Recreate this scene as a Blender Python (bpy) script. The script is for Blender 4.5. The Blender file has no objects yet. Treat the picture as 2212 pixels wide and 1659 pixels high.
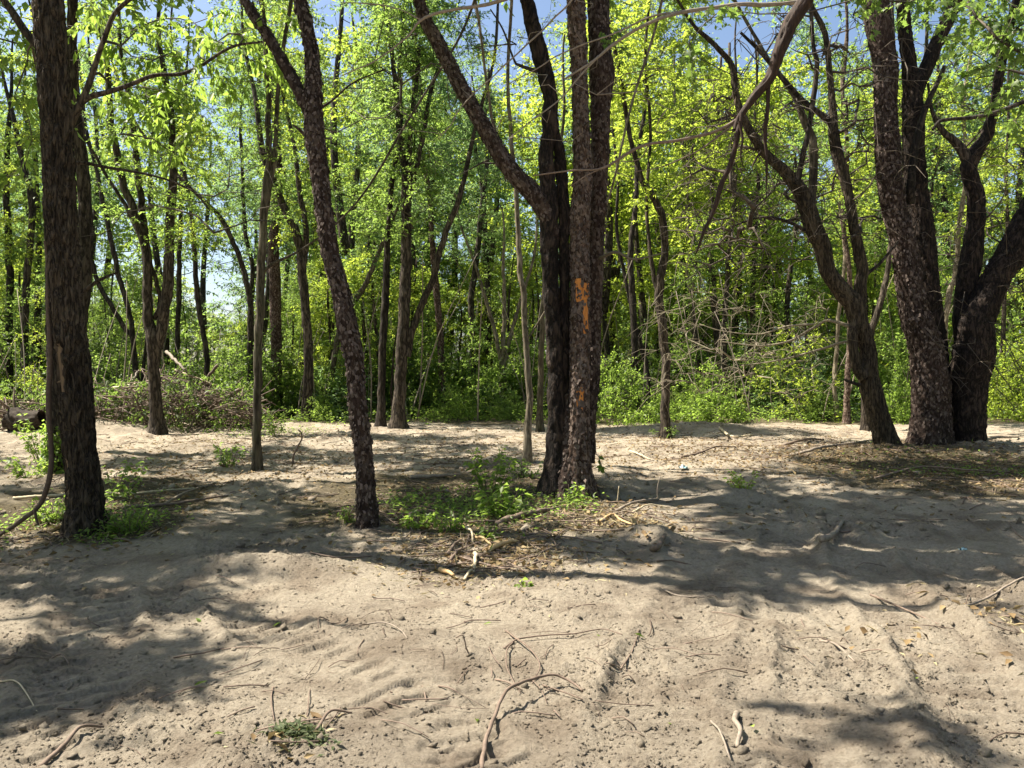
import bpy, math, random
import numpy as np
from mathutils import Vector

R = math.radians
rng = np.random.default_rng(11)
random.seed(5)
scene = bpy.context.scene

# ------------------------------------------------------------------ camera, sky, sun, exposure
F, CX, CY, HOR, EYE = 1640.0, 1106.0, 829.5, 800.0, 1.6      # photo measured on a 2212 x 1659 frame
PITCH = math.atan((CY - HOR) / F)
cam_d = bpy.data.cameras.new('camera'); cam = bpy.data.objects.new('camera', cam_d)
scene.collection.objects.link(cam); scene.camera = cam
cam.location = (0, 0, EYE); cam.rotation_euler = (R(90) - PITCH, 0, 0)
cam_d.sensor_width = 36; cam_d.lens = 36 * F / 2212; cam_d.clip_start = 0.05; cam_d.clip_end = 2000

SUN_EL, SUN_AZ = R(57), R(14)                                 # azimuth measured from -X towards +Y
SUN = np.array([-math.cos(SUN_EL) * math.cos(SUN_AZ), math.cos(SUN_EL) * math.sin(SUN_AZ), math.sin(SUN_EL)])
world = bpy.data.worlds.new('World'); scene.world = world; world.use_nodes = True
wn = world.node_tree.nodes; wl = world.node_tree.links
sky = wn.new('ShaderNodeTexSky'); sky.sky_type = 'NISHITA'; sky.sun_disc = False
sky.sun_elevation = SUN_EL; sky.sun_rotation = math.atan2(SUN[0], SUN[1])
sky.air_density = 1.0; sky.dust_density = 1.6; sky.ozone_density = 1.2
wl.new(sky.outputs[0], wn['Background'].inputs[0]); wn['Background'].inputs[1].default_value = 0.068
sun_d = bpy.data.lights.new('sun', 'SUN'); sun_d.energy = 5.0; sun_d.angle = R(0.53); sun_d.color = (1, 0.925, 0.79)
sun = bpy.data.objects.new('sun', sun_d); scene.collection.objects.link(sun)
sun.rotation_euler = Vector(SUN.tolist()).to_track_quat('Z', 'Y').to_euler()
vs = scene.view_settings; vs.view_transform = 'Standard'; vs.look = 'None'; vs.gamma = 1; vs.exposure = 1.6
cy = scene.cycles
cy.max_bounces = 4; cy.diffuse_bounces = 3; cy.glossy_bounces = 1; cy.transmission_bounces = 3; cy.debug_use_spatial_splits = True; cy.transparent_max_bounces = 4
cy.caustics_reflective = False; cy.caustics_refractive = False
cy.use_denoising = True; cy.sample_clamp_indirect = 6.0

# ------------------------------------------------------------------ noise
_perm = rng.permutation(256).astype(np.int64); _perm = np.concatenate([_perm, _perm, _perm])
_gr = rng.normal(size=(256, 3)); _gr /= np.linalg.norm(_gr, axis=1, keepdims=True)
def perlin(P):
    P = np.asarray(P, float); I = np.floor(P).astype(np.int64); f = P - I; I &= 255
    u = f * f * f * (f * (f * 6 - 15) + 10); out = 0
    for dx in (0, 1):
        wx = u[:, 0] if dx else 1 - u[:, 0]
        for dy in (0, 1):
            wy = u[:, 1] if dy else 1 - u[:, 1]
            for dz in (0, 1):
                wz = u[:, 2] if dz else 1 - u[:, 2]
                h = _perm[_perm[_perm[(I[:, 0] + dx) & 255] + ((I[:, 1] + dy) & 255)] + ((I[:, 2] + dz) & 255)]
                g = _gr[h]
                out = out + wx * wy * wz * (g[:, 0] * (f[:, 0] - dx) + g[:, 1] * (f[:, 1] - dy) + g[:, 2] * (f[:, 2] - dz))
    return out * 1.6
_g2 = _gr[:, :2] / np.linalg.norm(_gr[:, :2], axis=1, keepdims=True); _gx, _gy = _g2[:, 0].astype(np.float32).copy(), _g2[:, 1].astype(np.float32).copy(); _p32 = _perm.astype(np.int32)
def perlin2(P):
    x = P[:, 0].astype(np.float32); y = P[:, 1].astype(np.float32); fx = np.floor(x); fy = np.floor(y); ix = fx.astype(np.int32); iy = fy.astype(np.int32); x = x - fx; y = y - fy
    u = x * x * x * (x * (x * 6 - 15) + 10); v = y * y * y * (y * (y * 6 - 15) + 10); r = []
    for dy in (0, 1):
        for dx in (0, 1):
            h = _p32[_p32[(ix + dx) & 255] + ((iy + dy) & 255)]; r.append(_gx[h] * (x - dx) + _gy[h] * (y - dy))
    a = r[0] + u * (r[1] - r[0]); b = r[2] + u * (r[3] - r[2]); return (a + v * (b - a)) * 1.5
def fbm2(P, o=4, gain=0.5, lac=2.03):
    a, s, t = 1.0, 0.0, 0.0
    for k in range(o):
        s = s + a * perlin2(P + k * 17.3); t += a; a *= gain; P = P * lac
    return s / t
def fbm(P, o=4, gain=0.5, lac=2.03):
    P = np.asarray(P, float); a, s, t = 1.0, 0.0, 0.0
    for k in range(o):
        s = s + a * perlin(P + k * 17.3); t += a; a *= gain; P = P * lac
    return s / t
def worley(P):                                                # F1, F2, id of the closest cell
    P = np.asarray(P, float); I = np.floor(P).astype(np.int64)
    d1 = np.full(len(P), 9.0); d2 = d1.copy(); idn = np.zeros(len(P))
    for dx in (-1, 0, 1):
        for dy in (-1, 0, 1):
            for dz in (-1, 0, 1):
                C = I + (dx, dy, dz); c = C & 255
                h = _perm[_perm[_perm[c[:, 0]] + c[:, 1]] + c[:, 2]]
                q = C + 0.5 + 0.45 * _gr[h]
                d = np.linalg.norm(P - q, axis=1)
                n1 = d < d1
                d2 = np.where(n1, d1, np.minimum(d2, d)); idn = np.where(n1, h / 255.0, idn); d1 = np.where(n1, d, d1)
    return d1, d2, idn
def sstep(a, b, x):
    t = np.clip((x - a) / (b - a), 0, 1); return t * t * (3 - 2 * t)

# ------------------------------------------------------------------ the lie of the land
MOUNDS = [(9.0, 14.0, 2.6, 1.7, 0.24), (6.6, 13.6, 1.4, 0.9, 0.10), (-2.1, 6.05, 0.7, 0.28, 0.13), (2.75, 9.2, 0.5, 0.3, 0.16), (1.25, 7.0, 0.3, 0.22, 0.14),
          (-0.1, 7.3, 1.0, 0.7, 0.09), (1.0, 9.9, 1.3, 0.9, 0.08), (-4.2, 7.6, 0.9, 0.8, 0.09), (3.6, 5.1, 0.35, 0.5, 0.04), (5.0, 19.5, 2.5, 0.8, 0.22),
          (-0.9, 19.0, 2.0, 0.7, 0.12), (-11.2, 19.8, 1.5, 0.9, 0.35), (-3.9, 16.2, 1.1, 0.35, 0.16), (-1.9, 13.0, 0.8, 0.3, 0.1), (4.6, 7.6, 1.3, 0.25, 0.08), (3.4, 6.4, 1.0, 0.16, 0.06), (5.0, 6.3, 0.9, 0.2, 0.06), (-1.5, 7.8, 0.4, 0.35, 0.05), (0.75, 9.9, 0.7, 0.55, 0.07), (-4.2, 12.5, 0.45, 0.4, 0.06), (0.25, 13.0, 0.4, 0.35, 0.05)]
#          x0, y0, direction, half width, length
LANES = [(1.0, 4.5, R(73), 0.27, 9), (1.65, 4.0, R(73), 0.27, 9), (2.4, 4.3, R(75), 0.27, 10), (-0.9, 4.0, R(128), 0.24, 3.4), (-1.9, 3.3, R(140), 0.26, 2.4),
         (-0.2, 3.2, R(100), 0.24, 2.2), (3.4, 5.6, R(80), 0.3, 9), (-2.6, 4.6, R(120), 0.26, 3)]
def land(x, y, fine=True):
    x = np.asarray(x, float); y = np.asarray(y, float)
    P = np.stack([x, y], -1).reshape(-1, 2); X, Y = P[:, 0], P[:, 1]
    z = 0.09 * fbm2(P * 0.28 + 3.1, 3) + 0.05 * fbm2(P * 0.9 + 8, 3)
    for mx, my, sx, sy, h in MOUNDS:
        z = z + h * np.exp(-((X - mx) / sx) ** 2 - ((Y - my) / sy) ** 2)
    if fine:
        near = np.clip((40 - Y) / 30, 0, 1)
        loose = sstep(-0.15, 0.35, fbm2(P * 0.8 + 40, 3))
        lump = fbm2(P * 3.2 + 20, 4)
        z = z + near * (0.032 * lump * (0.5 + loose) + 0.03 * np.abs(fbm2(P * 6.5 + 9, 3)) * loose)
        mid = sstep(7.5, 10.5, Y) * sstep(34, 24, Y); z = z + mid * (0.075 * np.abs(fbm2(P * 1.5 + 60, 3)) + 0.05 * np.maximum(0, fbm2(P * 3.1 + 90, 2)))
        smooth = np.zeros_like(X)
        for i, (x0, y0, a, hw, L) in enumerate(LANES):
            dx, dy = X - x0, Y - y0
            s = dx * math.cos(a) + dy * math.sin(a); t = -dx * math.sin(a) + dy * math.cos(a)
            t = t + 0.05 * np.sin(s * 1.7 + i)
            m = sstep(hw * 1.05, hw * 0.8, np.abs(t)) * sstep(-L * 0.5, -L * 0.5 + 0.5, s) * sstep(L * 0.5, L * 0.5 - 0.6, s)
            worn = sstep(-0.16, 0.12, fbm2(np.stack([s * 1.6 + i * 7.7, t * 2.6], -1), 3))
            rib = np.cos(2 * math.pi * (s + 0.02 * np.sin(9 * t)) / 0.155)
            pad = sstep(-0.15, 0.4, rib) * 0.026 - 0.011
            berm = np.exp(-((np.abs(t) - hw * 1.1) / 0.06) ** 2) * 0.035 * (0.4 + loose)
            z = z * 1.0 + m * worn * (pad - 0.012 - 0.02 * lump * (0.5 + loose)) + berm * sstep(L * 0.5, L * 0.5 - 0.6, np.abs(s))
            smooth = np.maximum(smooth, m * worn)
        rough = 1 - 0.85 * smooth
        z = z + near * rough * (0.020 * fbm2(P * 11 + 5, 4) * (0.4 + loose) + 0.014 * np.abs(fbm2(P * 30 + 1, 2)) * (0.15 + loose))
        close = np.clip((12 - Y) / 6, 0, 1)
        k = np.where((Y > 1.5) & (Y < 12) & (np.abs(X) < 10))[0]
        if len(k):
            c1, c2, cid = worley(np.concatenate([P[k] * 16.0 + fbm2(P[k] * 9, 2)[:, None] * 0.5, np.zeros((len(k), 1))], 1))
            z[k] += (close * rough * loose)[k] * sstep(0.5, 0.15, c1) * (cid > 0.5) * 0.02
    return z.reshape(x.shape)
class Grid:
    def __init__(g, x0, x1, y0, y1, st, fine):
        g.x0, g.y0, g.st = x0, y0, st; g.xs = np.arange(x0, x1 + st, st); g.ys = np.arange(y0, y1 + st, st); X, Y = np.meshgrid(g.xs, g.ys); g.Z = land(X, Y, fine); g.x1, g.y1 = g.xs[-2], g.ys[-2]
    def __call__(g, x, y):
        u = np.clip((x - g.x0) / g.st, 0, len(g.xs) - 1.001); v = np.clip((y - g.y0) / g.st, 0, len(g.ys) - 1.001); i = u.astype(int); j = v.astype(int); u = u - i; v = v - j
        return (g.Z[j, i] * (1 - u) + g.Z[j, i + 1] * u) * (1 - v) + (g.Z[j + 1, i] * (1 - u) + g.Z[j + 1, i + 1] * u) * v
G_COARSE = Grid(-62, 62, -6, 82, 0.3, False); G_NEAR = Grid(-8.5, 8.5, 2.0, 12.5, 0.03, True); G_MID = Grid(-26, 26, -2, 34, 0.12, True)
def landq(x, y, fine=True):
    x = np.asarray(x, float); y = np.asarray(y, float)
    if not fine: return G_COARSE(x, y)
    return np.where((np.abs(x) < 8.4) & (y > 2.05) & (y < 12.4), G_NEAR(x, y), G_MID(x, y))
def hz(x, y, fine=False): return float(landq(np.array([x]), np.array([y]), fine)[0])

def ray(px, py):
    d = np.array([(px - CX) / F, 0, 0]) + np.array([0, math.cos(PITCH), -math.sin(PITCH)]) + (CY - py) / F * np.array([0, math.sin(PITCH), math.cos(PITCH)])
    return d
def at(px, py, D):
    d = ray(px, py); return np.array([0, 0, EYE]) + d * (D / d[1])
def gnd(px, py, fine=False):
    d = ray(px, py); z = 0.0
    for _ in range(6):
        k = (z - EYE) / d[2]; p = np.array([0, 0, EYE]) + d * k; z = hz(p[0], p[1], fine)
    p[2] = z; return p

# ------------------------------------------------------------------ mesh helpers
def mesh(name, V, faces, attrs=None, smooth=True):
    V = np.asarray(V, np.float32).reshape(-1, 3)
    me = bpy.data.meshes.new(name); me.vertices.add(len(V)); me.vertices.foreach_set('co', V.ravel())
    faces = [np.asarray(f, np.int32) for f in faces if len(f)]
    idx = np.concatenate([f.ravel() for f in faces]); tot = np.concatenate([np.full(len(f), f.shape[1], np.int32) for f in faces])
    me.loops.add(len(idx)); me.loops.foreach_set('vertex_index', idx)
    me.polygons.add(len(tot)); st = np.concatenate([[0], np.cumsum(tot)[:-1]]).astype(np.int32)
    me.polygons.foreach_set('loop_start', st); me.polygons.foreach_set('loop_total', tot)
    if smooth: me.polygons.foreach_set('use_smooth', np.ones(len(tot), bool))
    for k, a in (attrs or {}).items():
        at_ = me.attributes.new(k, 'FLOAT', 'POINT'); at_.data.foreach_set('value', np.asarray(a, np.float32))
    me.update(calc_edges=True); me.validate(); return me
class Acc:                                                    # gathers pieces of one mesh
    def __init__(s): s.V, s.Q, s.T, s.A, s.n = [], [], [], [], 0
    def add(s, V, Q=None, T=None, a=None):
        V = np.asarray(V, float).reshape(-1, 3)
        if Q is not None and len(Q): s.Q.append(np.asarray(Q) + s.n)
        if T is not None and len(T): s.T.append(np.asarray(T) + s.n)
        s.A.append(np.full(len(V), 0.5) if a is None else np.broadcast_to(a, (len(V),)))
        s.V.append(V); s.n += len(V)
    def mesh(s, name, smooth=True):
        f = []
        if s.Q: f.append(np.concatenate(s.Q))
        if s.T: f.append(np.concatenate(s.T))
        return mesh(name, np.concatenate(s.V), f, {'v': np.concatenate(s.A)}, smooth)
def link(name, me, mat=None, parent=None, label=None, cat=None, group=None, kind=None, loc=None):
    o = bpy.data.objects.new(name, me); scene.collection.objects.link(o)
    if mat is not None:
        if len(me.materials) == 0: me.materials.append(mat)
        elif me.materials[0] != mat: o.material_slots[0].link = 'OBJECT'; o.material_slots[0].material = mat
    if loc is not None: o.location = loc
    if parent is not None: o.parent = parent
    tag(o, label, cat, group, kind); return o
def tag(o, label=None, cat=None, group=None, kind=None):
    for k, v in (('label', label), ('category', cat), ('group', group), ('kind', kind)):
        if v: o[k] = v
def empty(name, loc, label, cat, group=None):
    o = bpy.data.objects.new(name, None); scene.collection.objects.link(o); o.location = [float(c) for c in loc]
    o.empty_display_size = 0.2; tag(o, label, cat, group); return o

def frames(P):
    P = np.asarray(P, float); T = np.gradient(P, axis=0); T /= np.linalg.norm(T, axis=1, keepdims=True) + 1e-9
    a = np.array([1.0, 0, 0]) if abs(T[0][0]) < 0.8 else np.array([0, 1.0, 0])
    N = np.zeros_like(P); n = a - T[0] * (a @ T[0]); N[0] = n / np.linalg.norm(n)
    for i in range(1, len(P)):
        n = N[i - 1] - T[i] * (N[i - 1] @ T[i]); N[i] = n / (np.linalg.norm(n) + 1e-9)
    return T, N, np.cross(T, N)
def tube(P, r, n=5, tip=True):
    P = np.asarray(P, float); r = np.broadcast_to(r, (len(P),)); T, N, B = frames(P)
    th = np.arange(n) * 2 * math.pi / n
    V = (P[:, None] + r[:, None, None] * (np.cos(th)[None, :, None] * N[:, None] + np.sin(th)[None, :, None] * B[:, None])).reshape(-1, 3)
    i = np.arange(len(P) - 1)[:, None] * n; j = np.arange(n)[None]; k = (j + 1) % n
    Q = np.stack([i + j, i + k, i + n + k, i + n + j], -1).reshape(-1, 4)
    Tn = []
    if tip:
        V = np.concatenate([V, [P[0] - T[0] * r[0] * 0.3, P[-1] + T[-1] * r[-1] * 0.5]]); m = len(V)
        e = (len(P) - 1) * n
        Tn = [[m - 2, (q + 1) % n, q] for q in range(n)] + [[m - 1, e + q, e + (q + 1) % n] for q in range(n)]
    return V, Q, Tn
def spline(P, step):                                          # Catmull-Rom through rows of P (any number of columns, xyz first)
    P = np.asarray(P, float)
    if len(P) == 2: P = np.stack([P[0], (P[0] + P[1]) / 2, P[1]])
    E = np.concatenate([[2 * P[0] - P[1]], P, [2 * P[-1] - P[-2]]]); out = []
    for i in range(1, len(E) - 2):
        p0, p1, p2, p3 = E[i - 1], E[i], E[i + 1], E[i + 2]
        n = max(2, int(np.linalg.norm(p2[:3] - p1[:3]) / step)); t = (np.arange(n) / n)[:, None]
        out.append(0.5 * (2 * p1 + (p2 - p0) * t + (2 * p0 - 5 * p1 + 4 * p2 - p3) * t * t + (3 * p1 - p0 - 3 * p2 + p3) * t ** 3))
    out.append(E[-2][None]); return np.concatenate(out)

# ------------------------------------------------------------------ materials
def mat(name):
    m = bpy.data.materials.new(name); m.use_nodes = True; nt = m.node_tree
    return m, nt.nodes, nt.links, nt.nodes['Principled BSDF']
def N(nodes, t, **kw):
    n = nodes.new(t)
    for k, v in kw.items():
        if k in n.inputs: n.inputs[k].default_value = v
        else: setattr(n, k, v)
    return n
def ramp(nodes, stops):
    n = nodes.new('ShaderNodeValToRGB'); e = n.color_ramp.elements
    while len(e) < len(stops): e.new(0.5)
    for k, (p, c) in enumerate(stops): e[k].position = p; e[k].color = (*c, 1)
    return n
def coords(nodes, links, scale):
    g = nodes.new('ShaderNodeNewGeometry'); m = nodes.new('ShaderNodeMapping'); m.inputs['Scale'].default_value = scale
    links.new(g.outputs['Position'], m.inputs['Vector']); return m.outputs[0]
def leaf_mat(name, dark, mid, light, trans, fac=0.5, rough=0.45):
    m, n, l, p = mat(name)
    a = N(n, 'ShaderNodeAttribute', attribute_name='v')
    nz = N(n, 'ShaderNodeTexNoise', Scale=0.9, Detail=2.0); l.new(coords(n, l, (1, 1, 1)), nz.inputs['Vector'])
    mx = N(n, 'ShaderNodeMath', operation='MULTIPLY_ADD'); l.new(nz.outputs[0], mx.inputs[0]); mx.inputs[1].default_value = 0.9
    ad = N(n, 'ShaderNodeMath', operation='MULTIPLY_ADD'); l.new(a.outputs['Fac'], ad.inputs[0]); ad.inputs[1].default_value = 0.8; ad.inputs[2].default_value = -0.5
    oi = N(n, 'ShaderNodeObjectInfo'); ao = N(n, 'ShaderNodeMath', operation='MULTIPLY_ADD'); l.new(oi.outputs['Random'], ao.inputs[0]); ao.inputs[1].default_value = 0.3; l.new(ad.outputs[0], ao.inputs[2])
    l.new(ao.outputs[0], mx.inputs[2])
    r = ramp(n, [(0.0, dark), (0.5, mid), (1.0, light)]); l.new(mx.outputs[0], r.inputs[0])
    l.new(r.outputs[0], p.inputs['Base Color']); p.inputs['Roughness'].default_value = rough; p.inputs['Specular IOR Level'].default_value = 0.35
    t = N(n, 'ShaderNodeBsdfTranslucent'); mixc = N(n, 'ShaderNodeMix', data_type='RGBA'); mixc.inputs[0].default_value = 0.72
    l.new(r.outputs[0], mixc.inputs[6]); mixc.inputs[7].default_value = (*trans, 1); l.new(mixc.outputs[2], t.inputs[0])
    ms = N(n, 'ShaderNodeMixShader'); ms.inputs[0].default_value = fac
    l.new(p.outputs[0], ms.inputs[1]); l.new(t.outputs[0], ms.inputs[2]); l.new(ms.outputs[0], n['Material Output'].inputs[0])
    return m
def bark_mat(name, c1, c2, c3, stretch=(12, 12, 2.4), bump=0.02, rough=0.9, style='fissure', moss=0.0):
    m, n, l, p = mat(name); v = coords(n, l, stretch)
    b = N(n, 'ShaderNodeTexNoise', Scale=1.6, Detail=4.0); l.new(coords(n, l, (1, 1, 0.5)), b.inputs['Vector'])
    if style == 'fissure':
        a = N(n, 'ShaderNodeTexNoise', Scale=1.0, Detail=3.0, Roughness=0.55, Distortion=0.4); l.new(v, a.inputs['Vector'])
        sb = N(n, 'ShaderNodeMath', operation='SUBTRACT'); l.new(a.outputs[0], sb.inputs[0]); sb.inputs[1].default_value = 0.5
        h = N(n, 'ShaderNodeMath', operation='ABSOLUTE'); l.new(sb.outputs[0], h.inputs[0]); r = ramp(n, [(0.008, c1), (0.05, c2), (0.14, c3)]); l.new(h.outputs[0], r.inputs[0]); hgt = h.outputs[0]; k = 4.0
    else:
        ds = N(n, 'ShaderNodeTexNoise', Scale=2.0, Detail=3.0); l.new(v, ds.inputs['Vector']); av = N(n, 'ShaderNodeVectorMath', operation='MULTIPLY_ADD'); l.new(ds.outputs['Color'], av.inputs[0]); av.inputs[1].default_value = (0.9, 0.9, 0.9); l.new(v, av.inputs[2])
        a = N(n, 'ShaderNodeTexVoronoi', Scale=1.0); l.new(av.outputs[0], a.inputs['Vector']); sx = N(n, 'ShaderNodeSeparateColor'); l.new(a.outputs['Color'], sx.inputs[0])
        r = ramp(n, [(0.1, c1), (0.6, c2), (1.0, c3)]); l.new(sx.outputs[0], r.inputs[0]); hgt = sx.outputs[0]; k = 0.7
    f = N(n, 'ShaderNodeTexNoise', Scale=3.2, Detail=6.0, Roughness=0.7); l.new(v, f.inputs['Vector']); rf = ramp(n, [(0.3, (0.6, 0.6, 0.6)), (0.7, (1.3, 1.3, 1.3))]); l.new(f.outputs[0], rf.inputs[0])
    mf = N(n, 'ShaderNodeMix', data_type='RGBA', blend_type='MULTIPLY'); mf.inputs[0].default_value = 1.0; l.new(r.outputs[0], mf.inputs[6]); l.new(rf.outputs[0], mf.inputs[7])
    rb = ramp(n, [(0.35, (0.6, 0.57, 0.54)), (0.68, (1.25, 1.2, 1.15))]); l.new(b.outputs[0], rb.inputs[0])
    mx = N(n, 'ShaderNodeMix', data_type='RGBA', blend_type='MULTIPLY'); mx.inputs[0].default_value = 0.85; l.new(mf.outputs[2], mx.inputs[6]); l.new(rb.outputs[0], mx.inputs[7]); out = mx.outputs[2]
    if moss:
        mo = N(n, 'ShaderNodeTexNoise', Scale=5.0, Detail=5.0); l.new(coords(n, l, (1, 1, 1)), mo.inputs['Vector'])
        mr = ramp(n, [(0.5, (0, 0, 0)), (0.72, (moss, moss, moss))]); l.new(mo.outputs[0], mr.inputs[0])
        m2 = N(n, 'ShaderNodeMix', data_type='RGBA'); l.new(mr.outputs[0], m2.inputs[0]); l.new(out, m2.inputs[6]); m2.inputs[7].default_value = (0.07, 0.09, 0.035, 1); out = m2.outputs[2]
    l.new(out, p.inputs['Base Color']); p.inputs['Roughness'].default_value = rough; p.inputs['Specular IOR Level'].default_value = 0.25
    hh = N(n, 'ShaderNodeMath', operation='MULTIPLY_ADD'); l.new(hgt, hh.inputs[0]); hh.inputs[1].default_value = k; l.new(f.outputs[0], hh.inputs[2])
    bp = N(n, 'ShaderNodeBump', Strength=0.9, Distance=bump); l.new(hh.outputs[0], bp.inputs['Height']); l.new(bp.outputs[0], p.inputs['Normal'])
    return m
def wood_mat(name, c1, c2, scale=(30, 30, 30), rough=0.75, bump=0.003):
    m, n, l, p = mat(name); a = N(n, 'ShaderNodeTexNoise', Scale=1.0, Detail=5.0, Roughness=0.6); l.new(coords(n, l, scale), a.inputs['Vector'])
    at_ = N(n, 'ShaderNodeAttribute', attribute_name='v'); ad = N(n, 'ShaderNodeMath', operation='MULTIPLY_ADD'); ad.inputs[1].default_value = 0.6
    l.new(at_.outputs['Fac'], ad.inputs[0]); l.new(a.outputs[0], ad.inputs[2])
    r = ramp(n, [(0.5, c1), (1.05, c2)]); l.new(ad.outputs[0], r.inputs[0]); l.new(r.outputs[0], p.inputs['Base Color'])
    p.inputs['Roughness'].default_value = rough; p.inputs['Specular IOR Level'].default_value = 0.25
    bp = N(n, 'ShaderNodeBump', Strength=0.6, Distance=bump); l.new(a.outputs[0], bp.inputs['Height']); l.new(bp.outputs[0], p.inputs['Normal'])
    return m
M = {}
M['ridged'] = bark_mat('bark_ridged', (0.018, 0.014, 0.01), (0.06, 0.047, 0.034), (0.11, 0.088, 0.065), (21, 21, 3.6), 0.02)
M['flaky'] = bark_mat('bark_flaky', (0.024, 0.015, 0.012), (0.058, 0.038, 0.03), (0.12, 0.095, 0.083), (36, 36, 19), 0.01, style='plates')
M['greyflake'] = bark_mat('bark_grey_flake', (0.035, 0.022, 0.017), (0.1, 0.066, 0.05), (0.23, 0.18, 0.155), (36, 36, 20), 0.01, style='plates')
M['charred'] = bark_mat('bark_dark_rotten', (0.008, 0.006, 0.005), (0.024, 0.017, 0.014), (0.06, 0.044, 0.035), (12, 12, 4), 0.03)
M['twisted'] = bark_mat('bark_twisted', (0.02, 0.016, 0.011), (0.06, 0.047, 0.032), (0.11, 0.088, 0.062), (17, 17, 2.8), 0.02)
M['smoothbark'] = bark_mat('bark_slim', (0.04, 0.034, 0.024), (0.09, 0.077, 0.055), (0.14, 0.122, 0.09), (16, 16, 2.0), 0.006, moss=0.25)
M['palebark'] = bark_mat('bark_pale', (0.1, 0.083, 0.06), (0.19, 0.163, 0.12), (0.27, 0.235, 0.18), (12, 12, 3), 0.004)
M['midbark'] = bark_mat('bark_mid', (0.018, 0.014, 0.011), (0.052, 0.042, 0.032), (0.115, 0.095, 0.076), (11, 11, 2.6), 0.02)
M['darkbark'] = bark_mat('bark_dark', (0.012, 0.01, 0.008), (0.036, 0.029, 0.023), (0.075, 0.062, 0.05), (11, 11, 2.6), 0.015)
M['twig'] = wood_mat('twig_dark', (0.035, 0.028, 0.022), (0.1, 0.08, 0.06))
M['twigpale'] = wood_mat('twig_pale', (0.12, 0.1, 0.07), (0.28, 0.24, 0.17))
M['redwood'] = wood_mat('wood_red_brown', (0.028, 0.016, 0.011), (0.13, 0.07, 0.045), (60, 60, 5), bump=0.01)
M['mudwood'] = wood_mat('wood_muddy', (0.03, 0.022, 0.016), (0.12, 0.09, 0.065), (12, 12, 12), 0.9, 0.02)
M['stick'] = wood_mat('stick_brown', (0.085, 0.06, 0.045), (0.21, 0.155, 0.12))
M['stickgrey'] = wood_mat('stick_grey', (0.13, 0.105, 0.085), (0.29, 0.24, 0.19))
M['stickpale'] = wood_mat('stick_pale', (0.3, 0.24, 0.16), (0.56, 0.47, 0.32))
M['splitwood'] = wood_mat('wood_split_tan', (0.34, 0.21, 0.1), (0.6, 0.42, 0.22), (50, 50, 12))
M['orangewood'] = wood_mat('wood_fresh_orange', (0.34, 0.11, 0.025), (0.72, 0.29, 0.07), (45, 45, 8))
M['tanwood'] = wood_mat('wood_scar_tan', (0.06, 0.042, 0.028), (0.22, 0.15, 0.09), (34, 34, 6))
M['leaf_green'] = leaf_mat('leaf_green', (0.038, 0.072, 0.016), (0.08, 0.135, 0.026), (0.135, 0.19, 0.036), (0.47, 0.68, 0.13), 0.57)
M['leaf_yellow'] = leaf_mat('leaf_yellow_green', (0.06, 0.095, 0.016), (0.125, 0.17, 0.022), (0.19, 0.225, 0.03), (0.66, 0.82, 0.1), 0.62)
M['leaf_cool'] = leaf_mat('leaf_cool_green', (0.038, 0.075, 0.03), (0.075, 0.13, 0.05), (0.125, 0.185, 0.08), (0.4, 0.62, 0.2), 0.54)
M['leaf_dark_shade'] = leaf_mat('leaf_dark_green_shade', (0.025, 0.052, 0.012), (0.055, 0.1, 0.02), (0.1, 0.15, 0.034), (0.36, 0.54, 0.09), 0.5)  # dark green, lowered further so undergrowth shade is painted into the leaf colour
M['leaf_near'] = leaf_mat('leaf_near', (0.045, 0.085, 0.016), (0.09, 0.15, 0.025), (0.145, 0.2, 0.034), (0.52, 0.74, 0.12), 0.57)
M['leaf_wilted'] = leaf_mat('leaf_wilted', (0.035, 0.05, 0.018), (0.06, 0.08, 0.03), (0.1, 0.12, 0.05), (0.12, 0.16, 0.05), 0.25, 0.7)
M['leaf_dry'] = leaf_mat('leaf_dry', (0.12, 0.075, 0.035), (0.22, 0.15, 0.07), (0.36, 0.28, 0.15), (0.3, 0.22, 0.1), 0.15, 0.8)
M['straw'] = leaf_mat('straw', (0.16, 0.13, 0.07), (0.3, 0.25, 0.14), (0.46, 0.4, 0.24), (0.4, 0.35, 0.2), 0.15, 0.8)

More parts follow.
